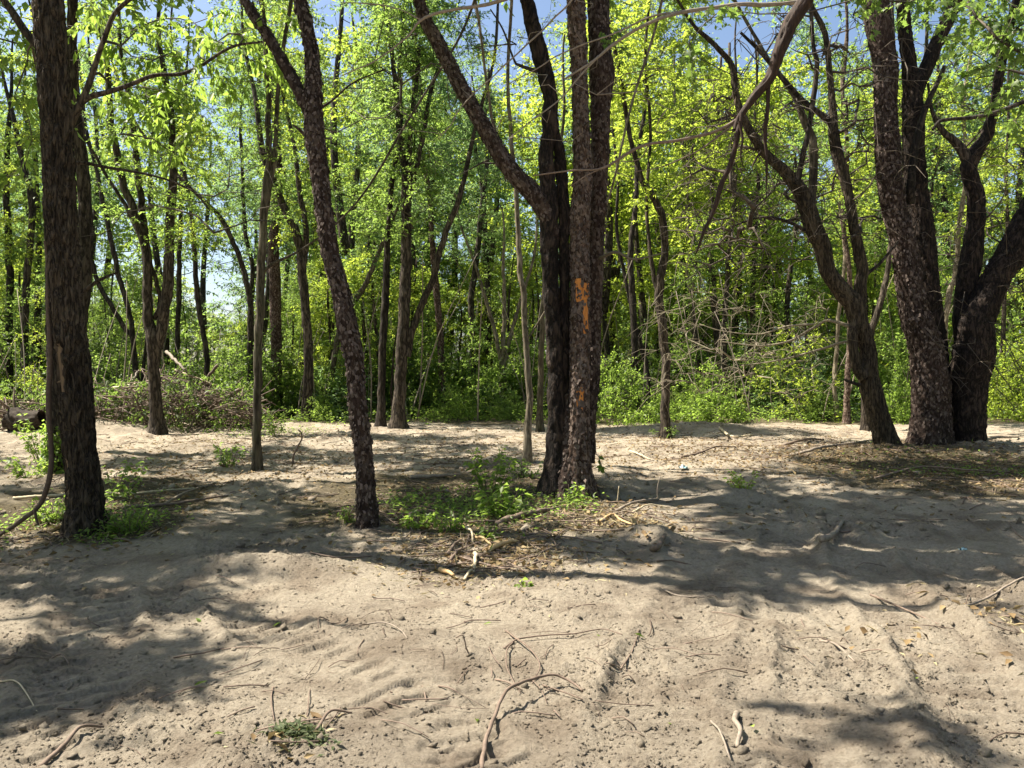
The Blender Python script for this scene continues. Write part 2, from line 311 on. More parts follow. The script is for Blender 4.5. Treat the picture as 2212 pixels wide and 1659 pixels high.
def ground_mat():
    m, n, l, p = mat('sandy_soil'); pos = coords(n, l, (1, 1, 1))
    a = N(n, 'ShaderNodeTexNoise', Scale=0.7, Detail=6.0, Roughness=0.6); l.new(pos, a.inputs['Vector'])
    r = ramp(n, [(0.3, (0.24, 0.204, 0.162)), (0.48, (0.36, 0.311, 0.246)), (0.72, (0.45, 0.393, 0.311))]); l.new(a.outputs[0], r.inputs[0])
    b = N(n, 'ShaderNodeTexNoise', Scale=38.0, Detail=5.0, Roughness=0.7); l.new(pos, b.inputs['Vector'])
    rb = ramp(n, [(0.3, (0.7, 0.675, 0.645)), (0.6, (1.06, 1.05, 1.04))]); l.new(b.outputs[0], rb.inputs[0])
    mx = N(n, 'ShaderNodeMix', data_type='RGBA', blend_type='MULTIPLY'); mx.inputs[0].default_value = 1; l.new(r.outputs[0], mx.inputs[6]); l.new(rb.outputs[0], mx.inputs[7])
    c = N(n, 'ShaderNodeTexNoise', Scale=2.3, Detail=4.0); l.new(pos, c.inputs['Vector'])
    rc = ramp(n, [(0.48, (1, 1, 1)), (0.64, (0.62, 0.58, 0.56))]); l.new(c.outputs[0], rc.inputs[0])
    m2 = N(n, 'ShaderNodeMix', data_type='RGBA', blend_type='MULTIPLY'); m2.inputs[0].default_value = 0.75; l.new(mx.outputs[2], m2.inputs[6]); l.new(rc.outputs[0], m2.inputs[7])
    at_ = N(n, 'ShaderNodeAttribute', attribute_name='litter')      # where leaf mould covers the sand
    nz = N(n, 'ShaderNodeTexNoise', Scale=25.0, Detail=6.0, Roughness=0.75); l.new(pos, nz.inputs['Vector'])
    rl = ramp(n, [(0.3, (0.045, 0.036, 0.024)), (0.5, (0.1, 0.082, 0.052)), (0.68, (0.2, 0.165, 0.1))]); l.new(nz.outputs[0], rl.inputs[0])
    m3 = N(n, 'ShaderNodeMix', data_type='RGBA'); l.new(at_.outputs['Fac'], m3.inputs[0]); l.new(m2.outputs[2], m3.inputs[6]); l.new(rl.outputs[0], m3.inputs[7])
    l.new(m3.outputs[2], p.inputs['Base Color']); p.inputs['Roughness'].default_value = 0.95; p.inputs['Specular IOR Level'].default_value = 0.1
    h1 = N(n, 'ShaderNodeTexNoise', Scale=48.0, Detail=8.0, Roughness=0.82); l.new(pos, h1.inputs['Vector'])
    h2 = N(n, 'ShaderNodeTexNoise', Scale=17.0, Detail=4.0); l.new(pos, h2.inputs['Vector'])
    ad = N(n, 'ShaderNodeMath', operation='MULTIPLY_ADD'); l.new(h2.outputs[0], ad.inputs[0]); ad.inputs[1].default_value = 0.9; l.new(h1.outputs[0], ad.inputs[2])
    bp = N(n, 'ShaderNodeBump', Strength=0.95, Distance=0.04); l.new(ad.outputs[0], bp.inputs['Height']); l.new(bp.outputs[0], p.inputs['Normal'])
    return m
M['soil'] = ground_mat()
M['clod'] = wood_mat('soil_clod', (0.15, 0.118, 0.095), (0.38, 0.31, 0.24), (25, 25, 25), 0.95, 0.006)
M['plastic'] = wood_mat('plastic_scrap', (0.12, 0.26, 0.3), (0.32, 0.46, 0.5), (40, 40, 40), 0.35)

# ------------------------------------------------------------------ ground: one sheet, finer towards the camera
LITTER = [(900, 1080, 320, 75), (1060, 1100, 330, 90), (1200, 1085, 140, 50), (2060, 1030, 360, 70), (240, 1130, 190, 60), (100, 1110, 260, 90), (700, 1120, 90, 25)]
def litter_at(x, y):
    P = np.stack([x, y], -1); m = np.zeros(len(x))
    for px, py, rx, ry in LITTER:
        c = gnd(px, py); e = gnd(px + rx, py); f = gnd(px, py - ry); b = gnd(px, py + ry)
        sx = e[0] - c[0]; sy = np.where(y > c[1], f[1] - c[1], c[1] - b[1])
        m = np.maximum(m, np.exp(-(((x - c[0]) / sx) ** 2 + ((y - c[1]) / sy) ** 2) * 1.1))
    edge = sstep(21.0, 23.5, y + 1.5 * fbm2(P * 0.3, 2))
    m = np.maximum(m, edge)
    return sstep(0.3, 0.62, m + 0.35 * fbm2(P * 1.6 + 77, 4))
def build_ground():
    nin, nout, nr = 840, 24, 580
    q = np.linspace(1.9 ** -0.55, 34 ** -0.55, nr) ** (1 / -0.55)
    yy = np.concatenate([np.linspace(-60, 1.6, 24), q, np.geomspace(35.5, 500, 34)])
    ui = np.linspace(-1, 1, nin); uo = (np.linspace(0, 1, nout + 1)[1:]) ** 2
    rows = []
    for y in yy:
        s = (max(y, 1.8) + 0.7) * 0.76; o = s + uo * 300
        rows.append(np.concatenate([-o[::-1], ui * s, o]))
    X = np.array(rows); Y = np.repeat(yy[:, None], X.shape[1], 1)
    Z = land(X, Y); nc = X.shape[1]
    V = np.stack([X, Y, Z], -1).reshape(-1, 3)
    i = np.arange(len(yy) - 1)[:, None] * nc; j = np.arange(nc - 1)[None]
    Q = np.stack([i + j, i + j + 1, i + nc + j + 1, i + nc + j], -1).reshape(-1, 4)
    li = litter_at(V[:, 0], V[:, 1])
    link('ground', mesh('ground', V, [Q], {'litter': li}), M['soil'], label='churned pale sandy soil with tyre and track prints across the clearing', kind='structure')
build_ground()

# ------------------------------------------------------------------ leaves
def leaves(acc, P, d, n, L, W, tri=True):
    """folded leaf blades: base P, direction d, upper side n, length L, width W"""
    K = len(P); L = np.broadcast_to(L, (K,))[:, None]; W = np.broadcast_to(W, (K,))[:, None]
    d = d / (np.linalg.norm(d, axis=1, keepdims=True) + 1e-9); s = np.cross(d, n); s /= np.linalg.norm(s, axis=1, keepdims=True) + 1e-9
    u = np.cross(s, d)
    a = P; b = P + d * L * 0.42 + s * W * 0.5 + u * W * 0.16; c = P + d * L - u * L * 0.12; e = P + d * L * 0.42 - s * W * 0.5 + u * W * 0.16
    V = np.stack([a, b, c, e], 1).reshape(-1, 3); i = np.arange(K)[:, None] * 4
    T = np.concatenate([i + [0, 1, 2], i + [0, 2, 3]])
    acc.add(V, None, T, np.repeat(rng.random(K), 4))
MAPLE = np.array([(0, 0), (-.12, .12), (-.45, .1), (-.3, .28), (-.52, .52), (-.24, .5), (-.12, .62), (0, 1), (.12, .62), (.24, .5), (.52, .52), (.3, .28), (.45, .1), (.12, .12)])
def maple_leaves(acc, P, d, n, L):
    K = len(P); L = np.broadcast_to(L, (K,))[:, None, None]
    d = d / np.linalg.norm(d, axis=1, keepdims=True); s = np.cross(d, n); s /= np.linalg.norm(s, axis=1, keepdims=True) + 1e-9; u = np.cross(s, d)
    x, y = MAPLE[:, 0], MAPLE[:, 1]; zz = 0.14 * np.abs(x) - 0.16 * y * y
    ring = P[:, None] + L * (x[None, :, None] * s[:, None] + y[None, :, None] * d[:, None] + zz[None, :, None] * u[:, None])
    cen = P[:, None] + L * 0.36 * d[:, None]
    V = np.concatenate([cen, ring], 1).reshape(-1, 3); m = len(MAPLE)
    T = np.array([[0, 1 + k, 1 + (k + 1) % m] for k in range(m)])
    acc.add(V, None, (np.arange(K)[:, None, None] * (m + 1) + T[None]).reshape(-1, 3), np.repeat(rng.random(K), m + 1))
def unit(v): return v / (np.linalg.norm(v, axis=-1, keepdims=True) + 1e-9)

def sprays(leafacc, twigacc, centres, out, nt, tl, nl, L, W, droop=0.3, twr=0.004, kind='plain', sides=3, flat=0.55):
    """sprays of leafy twigs: at each centre nt twigs of length tl carrying nl leaves each"""
    C = np.repeat(centres, nt, 0); K = len(C)
    d = unit(rng.normal(size=(K, 3)) * (1, 1, 0.6) + np.repeat(out, nt, 0) * 0.8)
    ln = tl * (0.5 + rng.random(K)); E = C + d * ln[:, None] - np.array([0, 0, 1]) * (droop * ln ** 1.0)[:, None] * 0.6
    if twigacc is not None:
        mid = (C + E) / 2 + np.array([0, 0, 1]) * (0.12 * ln)[:, None]
        pts = np.stack([C, mid, E], 1); dd = unit(E - C); s = unit(np.cross(dd, rng.normal(size=(K, 3)))); t = np.cross(dd, s)
        th = np.arange(sides) * 2 * math.pi / sides
        ringo = np.cos(th)[None, :, None] * s[:, None] + np.sin(th)[None, :, None] * t[:, None]
        rr = np.array([1, 0.7, 0.35]) * twr
        V = (pts[:, :, None] + rr[None, :, None, None] * ringo[:, None]).reshape(-1, 3)
        b = np.arange(K)[:, None] * 3 * sides; Q = []
        for a in range(2):
            for j in range(sides):
                k = (j + 1) % sides; Q.append(b + [a * sides + j, a * sides + k, (a + 1) * sides + k, (a + 1) * sides + j])
        twigacc.add(V, np.concatenate(Q), None, np.repeat(rng.random(K), 3 * sides))
    t = np.tile((np.arange(nl) + 0.6) / nl, K) ** 0.8; ck = np.repeat(np.arange(K), nl)
    P = C[ck] + (E - C)[ck] * t[:, None] + np.array([0, 0, 1]) * (0.2 * ln[ck] * t * (1 - t))[:, None] + rng.normal(size=(K * nl, 3)) * 0.02 * tl
    ld = unit(unit(E - C)[ck] * 0.6 + rng.normal(size=(K * nl, 3)) * (0.8, 0.8, 0.45) - np.array([0, 0, droop]))
    nn = unit(rng.normal(size=(K * nl, 3)) * flat + np.array([0, 0, 1]))
    S = 0.45 + 1.0 * rng.random(K * nl) ** 1.2
    if kind == 'maple': maple_leaves(leafacc, P, ld, nn, L * S)
    else: leaves(leafacc, P, ld, nn, L * S, W * S)

# ------------------------------------------------------------------ branching
class Skeleton:
    def __init__(s): s.p, s.par, s.cap, s.chains, s.load = [], [], [], [], []
    def stem(s, P, r, thin=3):
        prev = -1
        for k in range(0, len(P), thin):
            s.p.append(P[k]); s.par.append(prev); s.cap.append(r[k]); s.load.append(0); prev = len(s.p) - 1
    def grow(s, targets, sag=0.12, seg=0.28, wob=0.10, minz=-1e9):
        order = np.argsort([np.min(np.linalg.norm(np.array(s.p) - t, axis=1)) for t in targets])
        for q in order:
            t = targets[q]; A = np.array(s.p); dv = t - A; d = np.linalg.norm(dv, axis=1)
            cost = d + np.maximum(0, -dv[:, 2]) * 1.5 + np.maximum(0, dv[:, 2] - 2.2 * np.linalg.norm(dv[:, :2], axis=1) - 1) * 0.3 + (A[:, 2] < minz) * 50
            i = int(np.argmin(cost)); a = A[i]; L = d[i]
            n = max(2, int(L / seg)); k = (np.arange(1, n + 1) / n)[:, None]
            c = a + (t - a) * 0.5 + np.array([0, 0, 1]) * L * rng.uniform(-sag, sag * 1.6) + rng.normal(size=3) * L * 0.1
            B = (1 - k) ** 2 * a + 2 * k * (1 - k) * c + k * k * t
            B[:-1] += rng.normal(size=(n - 1, 3)) * wob * min(L / n, 0.4)
            ch = [i]
            for b in B:
                s.p.append(b); s.par.append(ch[-1]); s.cap.append(9); s.load.append(0); ch.append(len(s.p) - 1)
            s.chains.append(ch)
            j = ch[-1]
            while j >= 0: s.load[j] += 1; j = s.par[j]
    def mesh(s, acc, r0=0.006, pw=0.52, sides=5):
        A = np.array(s.p)
        for ch in s.chains:
            r = np.array([r0 * max(1, s.load[i]) ** pw for i in ch]); r[0] = min(r[1] * 1.15, s.cap[ch[0]] * 0.7 if s.cap[ch[0]] < 9 else r[1] * 1.1)
            r = np.minimum(r, max(r[0], 0.004)); r[-1] *= 0.6
            V, Q, T = tube(A[ch], r, sides if r[0] > 0.012 else 4); acc.add(V, Q, T, rng.random())

# ------------------------------------------------------------------ trunks with real bark relief
def trunk_tube(P, r, bark, nseg, flare=0.0, lobes=4, seed=0.0, amp=None, scar=None, rings=None):
    """tube with bark relief; returns mesh and, where scar(theta,s) is true, a second mesh for the stripped patch"""
    T, Nn, B = frames(P); s = np.concatenate([[0], np.cumsum(np.linalg.norm(np.diff(P, axis=0), axis=1))])
    th = np.arange(nseg) * 2 * math.pi / nseg
    TH, S = np.meshgrid(th, s); RR = np.repeat(r[:, None], nseg, 1)
    dirs = np.cos(TH)[..., None] * Nn[:, None] + np.sin(TH)[..., None] * B[:, None]
    surf = (P[:, None] + dirs * RR[..., None])
    q = surf.reshape(-1, 3) + seed; c = np.stack([np.cos(TH) * RR, np.sin(TH) * RR, S], -1).reshape(-1, 3) + seed
    big = fbm(c * np.array([3.0, 3.0, 1.1]), 3).reshape(TH.shape) * 0.10 - 0.02
    if bark == 'ridged':
        w = c * np.array([27, 27, 5.2]) + 0.9 * np.stack([fbm(c * 5, 2), fbm(c * 5 + 9, 2), np.zeros(len(c))], -1)
        d = 1.1 - 3.2 * np.minimum(np.abs(fbm(w, 2)), 0.5); A = amp or 0.03
    elif bark == 'plates':
        w = c * np.array([26, 26, 13]) + 0.5 * fbm(c * 12, 2)[:, None]
        f1, f2, cid = worley(w); d = sstep(0.02, 0.22, f2 - f1) * (0.35 + 0.9 * cid) + 0.3 * fbm(c * 40, 2); A = amp or 0.014
    elif bark == 'rotten':
        d = 1.6 * fbm(c * np.array([9, 9, 5]), 4) + 0.5 * np.abs(fbm(c * 24, 3)); A = amp or 0.022
    else:
        d = fbm(c * np.array([14, 14, 5]), 3); A = amp or 0.005
    d = d.reshape(TH.shape)
    msk = None
    if scar is not None:
        wob = fbm(c * np.array([11, 11, 7]), 2).reshape(TH.shape); msk = scar(TH, S, wob); d = np.where(msk, -0.15 + 0.12 * fbm(c * np.array([40, 40, 6]), 2).reshape(TH.shape), d)
    fl = flare * np.exp(-np.maximum(S - 0.16, 0) / 0.24) * (0.75 + 0.5 * np.maximum(0, np.cos(lobes * TH + seed + 0.6 * np.sin(2 * TH)))) + 0.12 * flare * np.exp(-S / 0.9)
    rad = RR * (1 + big + fl) + A * (d - (0.75 if bark in ('ridged', 'plates') else 0.25)) * np.minimum(1, RR / 0.06)
    V = (P[:, None] + dirs * rad[..., None]).reshape(-1, 3)
    n = nseg; i = np.arange(len(P) - 1)[:, None] * n; j = np.arange(n)[None]; k = (j + 1) % n
    Q = np.stack([i + j, i + k, i + n + k, i + n + j], -1).reshape(-1, 4)
    if msk is None: return mesh('trunk', V, [Q]), None, V.reshape(len(P), n, 3)
    fm = msk.reshape(-1)[Q].sum(1) >= 3
    def sub(sel):
        u, inv = np.unique(Q[sel], return_inverse=True); return mesh('trunk', V[u], [inv.reshape(-1, 4)], {'v': np.full(len(u), 0.5)})
    sq = S.reshape(-1)[Q[:, 0]]; cuts = [0] + list(getattr(scar, 'cuts', [])) + [1e9]; parts = [fm & (sq >= a) & (sq < b) for a, b in zip(cuts, cuts[1:])]
    return sub(~fm), [sub(f) for f in parts if f.any()], V.reshape(len(P), n, 3)
def stem_path(pts, D, step=0.05, wob=0.012, sink=0.15, base=False):
    """pts: (px, py, width px[, extra depth]) -> smooth centre line and radii at depth D"""
    rows = []
    for p in pts:
        d = D + (p[3] if len(p) > 3 else 0); c = at(p[0], p[1], d); rows.append([*c, p[2] * 0.5 / F * d])
    if base: b = rows[0]; rows.insert(0, [b[0], b[1], b[2] - sink, b[3] * 1.04])
    C = spline(np.array(rows), step); P = C[:, :3].copy(); r = np.maximum(C[:, 3], 0.003)
    P[:, 0] += wob * fbm(C[:, :3] * 2.5 + 3, 2); P[:, 1] += wob * fbm(C[:, :3] * 2.5 + 30, 2)
    return P, r
def extend(P, r, H, up=0.75, step=0.12, wob=0.5, rend=0.03):
    """carry a stem on above the picture to height H"""
    d = unit((P[-1] - P[-8 if len(P) > 8 else 0])); p = P[-1].copy(); rr = r[-1]; out, ro = [], []
    n = max(1, int((H - p[2]) / step / 0.9)); w = rng.normal(size=3) * wob
    for k in range(n):
        d = unit(d + np.array([0, -0.05 * d[1], up * 0.03]) + 0.025 * np.array([math.sin(k * 0.21 + w[0] * 6), math.cos(k * 0.19 + w[1] * 6), 0]) * wob)
        p = p + d * step; out.append(p.copy()); ro.append(rr + (rend - rr) * ((k + 1) / n) ** 1.1)
        if p[2] > H: break
    if not out: return P, r
    return np.concatenate([P, out]), np.concatenate([r, ro])
def flakes(V, n, size, acc, lift=0.012, zone=None):
    """loose curled bark scales standing off a trunk surface V[ring, seg]"""
    m, k = V.shape[:2]; i = rng.integers(2, m - 3, n); j = rng.integers(0, k, n)
    p = V[i, j]; up = unit(V[i + 2, j] - V[i - 2, j]); sd = unit(V[i, (j + 1) % k] - V[i, (j - 1) % k]); nr = unit(np.cross(sd, up))
    cen = V[i].mean(1); nr *= np.sign(((p - cen) * nr).sum(1))[:, None]
    sd = unit(sd + up * rng.normal(size=(n, 1)) * 0.35); up = unit(np.cross(nr, sd)) * np.sign((np.cross(nr, sd) * up).sum(1))[:, None]
    h = size * (0.5 + rng.random(n))[:, None]; w = h * (0.45 + 0.5 * rng.random(n))[:, None]; l1 = lift * rng.random((n, 1)); l2 = lift * rng.random((n, 1)) * 1.4
    j1, j2 = rng.normal(size=(n, 1)) * 0.2, rng.normal(size=(n, 1)) * 0.2
    a = p - sd * w * .5 + up * h * (.5 + j1) + nr * 0.002; b = p + sd * w * .5 + up * h * (.5 + j2) + nr * 0.002
    c = p + sd * w * .45 - up * h * (.5 + j1) + nr * l1; d = p - sd * w * .4 - up * h * (.5 - j2) + nr * l2; e = p + nr * (0.004 + l1 * .5)
    VV = np.stack([a, b, c, d, e], 1).reshape(-1, 3); q = np.arange(n)[:, None] * 5
    acc.add(VV, None, np.concatenate([q + [0, 4, 1], q + [1, 4, 2], q + [2, 4, 3], q + [3, 4, 0]]), np.repeat(rng.random(n), 5))
M['scale'] = wood_mat('bark_scale', (0.035, 0.025, 0.021), (0.15, 0.115, 0.098), (18, 18, 18), 0.85)

# ------------------------------------------------------------------ the near trees
from mathutils import Matrix
def child(root, name, me, mt, label=None, kind=None, parent=None):
    me.transform(Matrix.Translation(-root.location)); o = link(name, me, mt, parent or root, label, kind=kind); return o
TREES = {}
def near_tree(key, name, label, base, stems, group=None):
    root = empty(name, base, label, 'tree', group); sk = Skeleton(); T = {'root': root, 'sk': sk, 'leaf': Acc(), 'twig': Acc(), 'tips': []}
    for st in stems:
        P, r = stem_path(st['pts'], st['D'], base=st.get('base', False), step=st.get('step', 0.035), wob=st.get('wob', 0.012), sink=st.get('sink', 0.2))
        if st.get('H'): P, r = extend(P, r, st['H'], wob=st.get('ew', 0.5), up=st.get('up', 0.75), rend=st.get('rend', 0.035))
        me, sc, V = trunk_tube(P, r, st.get('bark', 'plain'), st.get('n', 48), st.get('flare', 0.0), st.get('lobes', 5), st.get('seed', 1.0), st.get('amp'), st.get('scar'))
        o = child(root, st.get('name', 'stem'), me, M[st['mat']], st.get('label'))
        for q in sc or []: child(root, st.get('scarname', 'stripped_patch'), q, M[st.get('scarmat', 'orangewood')], st.get('scarlabel'), parent=o)
        if st.get('flakes'):
            a = Acc(); nvis = max(8, int(np.sum(P[:, 2] < 7.5))); flakes(V[:nvis], st['flakes'], st.get('fsize', 0.035), a); child(root, 'bark_scale', a.mesh('bark_scale', False), M['scale'], kind='stuff', parent=o)
        if st.get('skel', True): sk.stem(P, r)
    TREES[key] = T; return T
def scar_fn(rects, cuts=()):
    def f(TH, S, wob):
        m = np.zeros(TH.shape, bool)
        for th0, s0, dth, ds in rects:
            a = (TH - th0 + math.pi) % (2 * math.pi) - math.pi
            m |= (np.maximum(np.abs(a) / dth, np.abs(S - s0) / ds) + 0.3 * wob) < 0.95
        return m
    f.cuts = cuts; return f
FRONT = R(-90)                                               # theta of the side that faces the camera (frames start at +X)

near_tree('T1', 'ridged_bark_tree', 'thick straight tree with deeply ridged grey-brown bark, a hanging vine beside it', gnd(185, 1150), [
    dict(name='trunk', pts=[(186, 1150, 70), (181, 1060, 67), (172, 958, 66), (163, 829, 64), (150, 700, 66), (137, 553, 66), (131, 450, 63), (125, 333, 61), (115, 167, 61), (103, 0, 60)], D=gnd(185, 1150)[1],
         base=True, bark='ridged', mat='ridged', n=120, flare=0.5, H=13, seed=2.2, step=0.022, scar=scar_fn([(FRONT - 0.55, 1.78, 0.36, 0.24), (FRONT - 0.85, 0.8, 0.3, 0.62)], [1.46]), scarmat='tanwood', scarname='bark_scar', scarlabel='rubbed tan scar in the bark'),
    dict(name='branch', pts=[(140, 300, 16), (160, 250, 17), (180, 215, 16), (197, 167, 13), (220, 97, 11), (247, 33, 10), (290, -10, 9)], D=7.25, mat='ridged', n=14, H=7.4),
    dict(name='branch', pts=[(176, 222, 13), (200, 208, 12), (233, 200, 11), (283, 182, 10), (333, 163, 9), (390, 160, 8), (433, 143, 7), (500, 102, 6), (567, 90, 4)], D=7.25, mat='ridged', n=12),
    dict(name='branch', pts=[(135, 355, 8), (180, 352, 8), (233, 362, 7), (333, 380, 5), (417, 413, 4), (450, 450, 3)], D=7.5, mat='ridged', n=10),
    dict(name='branch', pts=[(130, 130, 22), (95, 110, 20), (60, 75, 18), (25, 25, 16), (-20, -40, 14)], D=7.8, mat='ridged', n=14, H=8),
    dict(name='branch', pts=[(165, 640, 9), (205, 610, 8), (230, 598, 6), (255, 588, 4)], D=7.6, mat='ridged', n=10, skel=False)])

near_tree('T1b', 'ivy_foot_tree', 'slim pebbly-barked tree with an ivy-covered foot behind the thick ridged trunk', gnd(122, 1025), [
    dict(name='trunk', pts=[(123, 1025, 36), (120, 900, 34), (119, 780, 34), (117, 650, 32), (112, 500, 28), (104, 333, 25), (92, 100, 22)], D=gnd(122, 1025)[1], base=True, bark='plates', mat='midbark', n=60, flare=0.25, H=10, seed=5.0, step=0.04)])

near_tree('T2', 'leaning_flaky_tree', 'slender leaning tree with flaky red-brown bark that forks high up, alone mid clearing', gnd(795, 1135), [
    dict(name='trunk', pts=[(796, 1135, 44), (789, 1031, 39), (780, 938, 40), (771, 844, 39), (764, 760, 43), (755, 720, 45), (741, 658, 40), (733, 620, 40), (711, 533, 39), (693, 400, 39), (682, 310, 42), (677, 250, 40), (677, 167, 34), (668, 83, 31), (648, 0, 30)], D=gnd(795, 1135)[1],
         base=True, bark='plates', mat='flaky', n=80, flare=0.3, H=11, seed=8.0, step=0.024, flakes=2600, fsize=0.028),
    dict(name='branch', pts=[(676, 262, 28), (664, 232, 28), (642, 190, 27), (620, 150, 26), (590, 95, 24), (550, 35, 22), (528, 0, 20)], D=gnd(795, 1135)[1], bark='plates', mat='flaky', n=44, H=10, seed=4.0, flakes=420, fsize=0.025),
    dict(name='branch', pts=[(668, 300, 10), (652, 285, 8), (640, 275, 6), (632, 270, 4)], D=7.75, mat='flaky', n=10, skel=False),
    dict(name='branch', pts=[(690, 235, 7), (720, 215, 5), (760, 180, 4), (830, 150, 3)], D=7.75, mat='flaky', n=8)])

D3 = gnd(1225, 1062)[1]
near_tree('T3', 'clustered_trunk_tree', 'dark tree of several trunks fused at the foot, with fresh orange bark wounds', gnd(1228, 1062), [
    dict(name='root_collar', pts=[(1229, 1066, 92, .05), (1230, 1035, 84, .05), (1231, 990, 76, .05), (1233, 930, 66, .05), (1234, 850, 40, .05)], D=gnd(1225, 1062)[1], base=True, bark='plates', mat='flaky', n=96, flare=0.42, lobes=6, seed=4.4, skel=False, step=0.03, flakes=700, fsize=0.03),
    dict(name='trunk', label='black rotten stem with a hollow seam', pts=[(1205, 1062, 62), (1204, 980, 48), (1203, 900, 42), (1201, 820, 38), (1194, 686, 36), (1188, 553, 38), (1186, 467, 41), (1181, 390, 37), (1182, 325, 33), (1189, 275, 36), (1187, 200, 34), (1169, 133, 36), (1153, 67, 34), (1138, 0, 29)], D=D3, base=True,
         bark='rotten', mat='charred', n=72, flare=0.55, H=12, seed=3.3, step=0.028),
    dict(name='stem', label='narrow dark stem beside the hollow seam', pts=[(1222, 1062, 44, .06), (1221, 940, 34, .05), (1220, 820, 28, .05), (1219, 686, 26, .05), (1218, 553, 26, .05), (1218, 467, 26, .05), (1212, 370, 27, .05), (1206, 315, 24, .03), (1196, 270, 22, .02), (1190, 240, 14, 0)], D=D3, base=True, bark='rotten', mat='charred', n=48, flare=0.5, seed=9.3, skel=False, step=0.035),
    dict(name='stem', label='grey-brown scaly stem with two orange wounds', pts=[(1252, 1062, 52, -.1), (1250, 953, 46, -.1), (1252, 820, 44, -.08), (1252, 686, 43, -.05), (1252, 553, 43), (1254, 467, 43), (1258, 333, 39), (1253, 200, 35), (1247, 67, 38), (1244, 0, 40)], D=D3, base=True,
         bark='plates', mat='greyflake', n=84, flare=0.55, H=12.5, seed=6.1, step=0.024, flakes=3000, fsize=0.036, scar=scar_fn([(FRONT + 0.75, 2.44, 0.5, 0.32), (FRONT - 0.32, 2.64, 0.36, 0.15), (FRONT + 0.2, 2.62, 0.5, 0.10), (FRONT - 0.05, 1.33, 0.46, 0.14)], [1.9]), scarlabel='fresh orange wound where bark was scraped off'),
    dict(name='stem', label='dark scaly stem behind the grey one', pts=[(1262, 1000, 48, .2), (1266, 900, 46, .25), (1272, 820, 46, .3), (1279, 700, 42, .35), (1285, 553, 38, .35), (1290, 467, 36, .35), (1296, 333, 40, .3), (1297, 230, 44, .3), (1300, 155, 56, .3), (1296, 110, 48, .3), (1294, 67, 48, .3), (1292, 0, 47, .3)], D=D3,
         bark='plates', mat='flaky', n=64, H=12, seed=1.7, step=0.03, flakes=1500, fsize=0.035),
    dict(name='branch', label='thick limb that curves up and away', pts=[(1196, 520, 26), (1186, 478, 34), (1170, 445, 40), (1150, 418, 41), (1110, 375, 38), (1075, 325, 36), (1040, 265, 35), (1005, 205, 34), (975, 150, 32), (945, 90, 30), (920, 45, 28), (905, 0, 26)], D=D3 - 0.02, bark='plates', mat='flaky', n=56, H=9.5, seed=7.5, step=0.03, flakes=1300, fsize=0.032),
    dict(name='branch', pts=[(1160, 155, 10), (1120, 140, 7), (1110, 128, 5), (1085, 60, 4), (1060, 20, 3)], D=D3, mat='twig', n=8),
    dict(name='branch', pts=[(1290, 560, 9, .3), (1330, 545, 7), (1370, 560, 5), (1440, 545, 3)], D=D3, mat='twigpale', n=7, skel=False)])

D4 = 14.0
near_tree('T4', 'twisted_forked_tree', 'leaning twisted tree with plaited bark forking into crooked bare limbs', gnd(1922, 972), [
    dict(name='trunk', pts=[(1922, 978, 48), (1908, 930, 46), (1894, 886, 45), (1882, 840, 46), (1876, 800, 40), (1875, 753, 35), (1862, 715, 36), (1853, 690, 40), (1842, 655, 42), (1815, 625, 37), (1788, 583, 33), (1777, 535, 36), (1762, 500, 38), (1749, 467, 38), (1732, 417, 33), (1708, 385, 28), (1687, 362, 23), (1654, 333, 20), (1624, 290, 18), (1597, 233, 15), (1587, 187, 13), (1580, 140, 12), (1540, 93, 10), (1500, 57, 8), (1470, 10, 6)], D=D4, H=9.6, rend=0.012,
         base=True, bark='ridged', mat='twisted', n=64, flare=0.42, seed=3.9, amp=0.02, step=0.04),
    dict(name='stem', pts=[(1866, 815, 26, -.1), (1850, 790, 22, -.12), (1844, 753, 20, -.12), (1843, 720, 22, -.1), (1850, 690, 26, -.05), (1858, 650, 28), (1858, 615, 27), (1863, 585, 25), (1856, 547, 25), (1840, 467, 21), (1829, 400, 22), (1815, 355, 25), (1804, 310, 25), (1800, 267, 21), (1796, 200, 14), (1787, 100, 12), (1778, 62, 12), (1757, 20, 11), (1742, -10, 10)], D=D4, bark='ridged', mat='twisted', n=40, H=11, seed=6.6, amp=0.014, step=0.045),
    dict(name='branch', pts=[(1800, 272, 16), (1780, 252, 14), (1740, 222, 12), (1700, 180, 10), (1640, 110, 8), (1600, 70, 6)], D=D4, mat='darkbark', n=14),
    dict(name='branch', pts=[(1752, 440, 20), (1757, 380, 19), (1757, 333, 19), (1754, 300, 18), (1737, 260, 16), (1714, 200, 13), (1660, 130, 10), (1620, 60, 7)], D=D4 + .25, mat='smoothbark', n=14, H=10),  # sunlit limb: the light is painted in as a paler bark
    dict(name='branch', pts=[(1722, 400, 14), (1735, 330, 13), (1747, 283, 12), (1764, 150, 11), (1757, 100, 9), (1750, 0, 8)], D=D4 - .1, mat='darkbark', n=12, H=10),
    dict(name='branch', pts=[(1800, 605, 12), (1772, 570, 10), (1766, 545, 9), (1740, 500, 8), (1690, 475, 7), (1640, 470, 5), (1580, 490, 4)], D=D4, mat='darkbark', n=10),
    dict(name='branch', pts=[(1858, 610, 9), (1875, 590, 8), (1900, 570, 7), (1925, 540, 5), (1940, 520, 4)], D=D4, mat='darkbark', n=9, skel=False),
    dict(name='branch', label='dead stub', pts=[(1856, 832, 9, -.2), (1840, 826, 7, -.25), (1828, 822, 6, -.25), (1826, 818, 5, -.25)], D=D4, mat='darkbark', n=9, skel=False)])

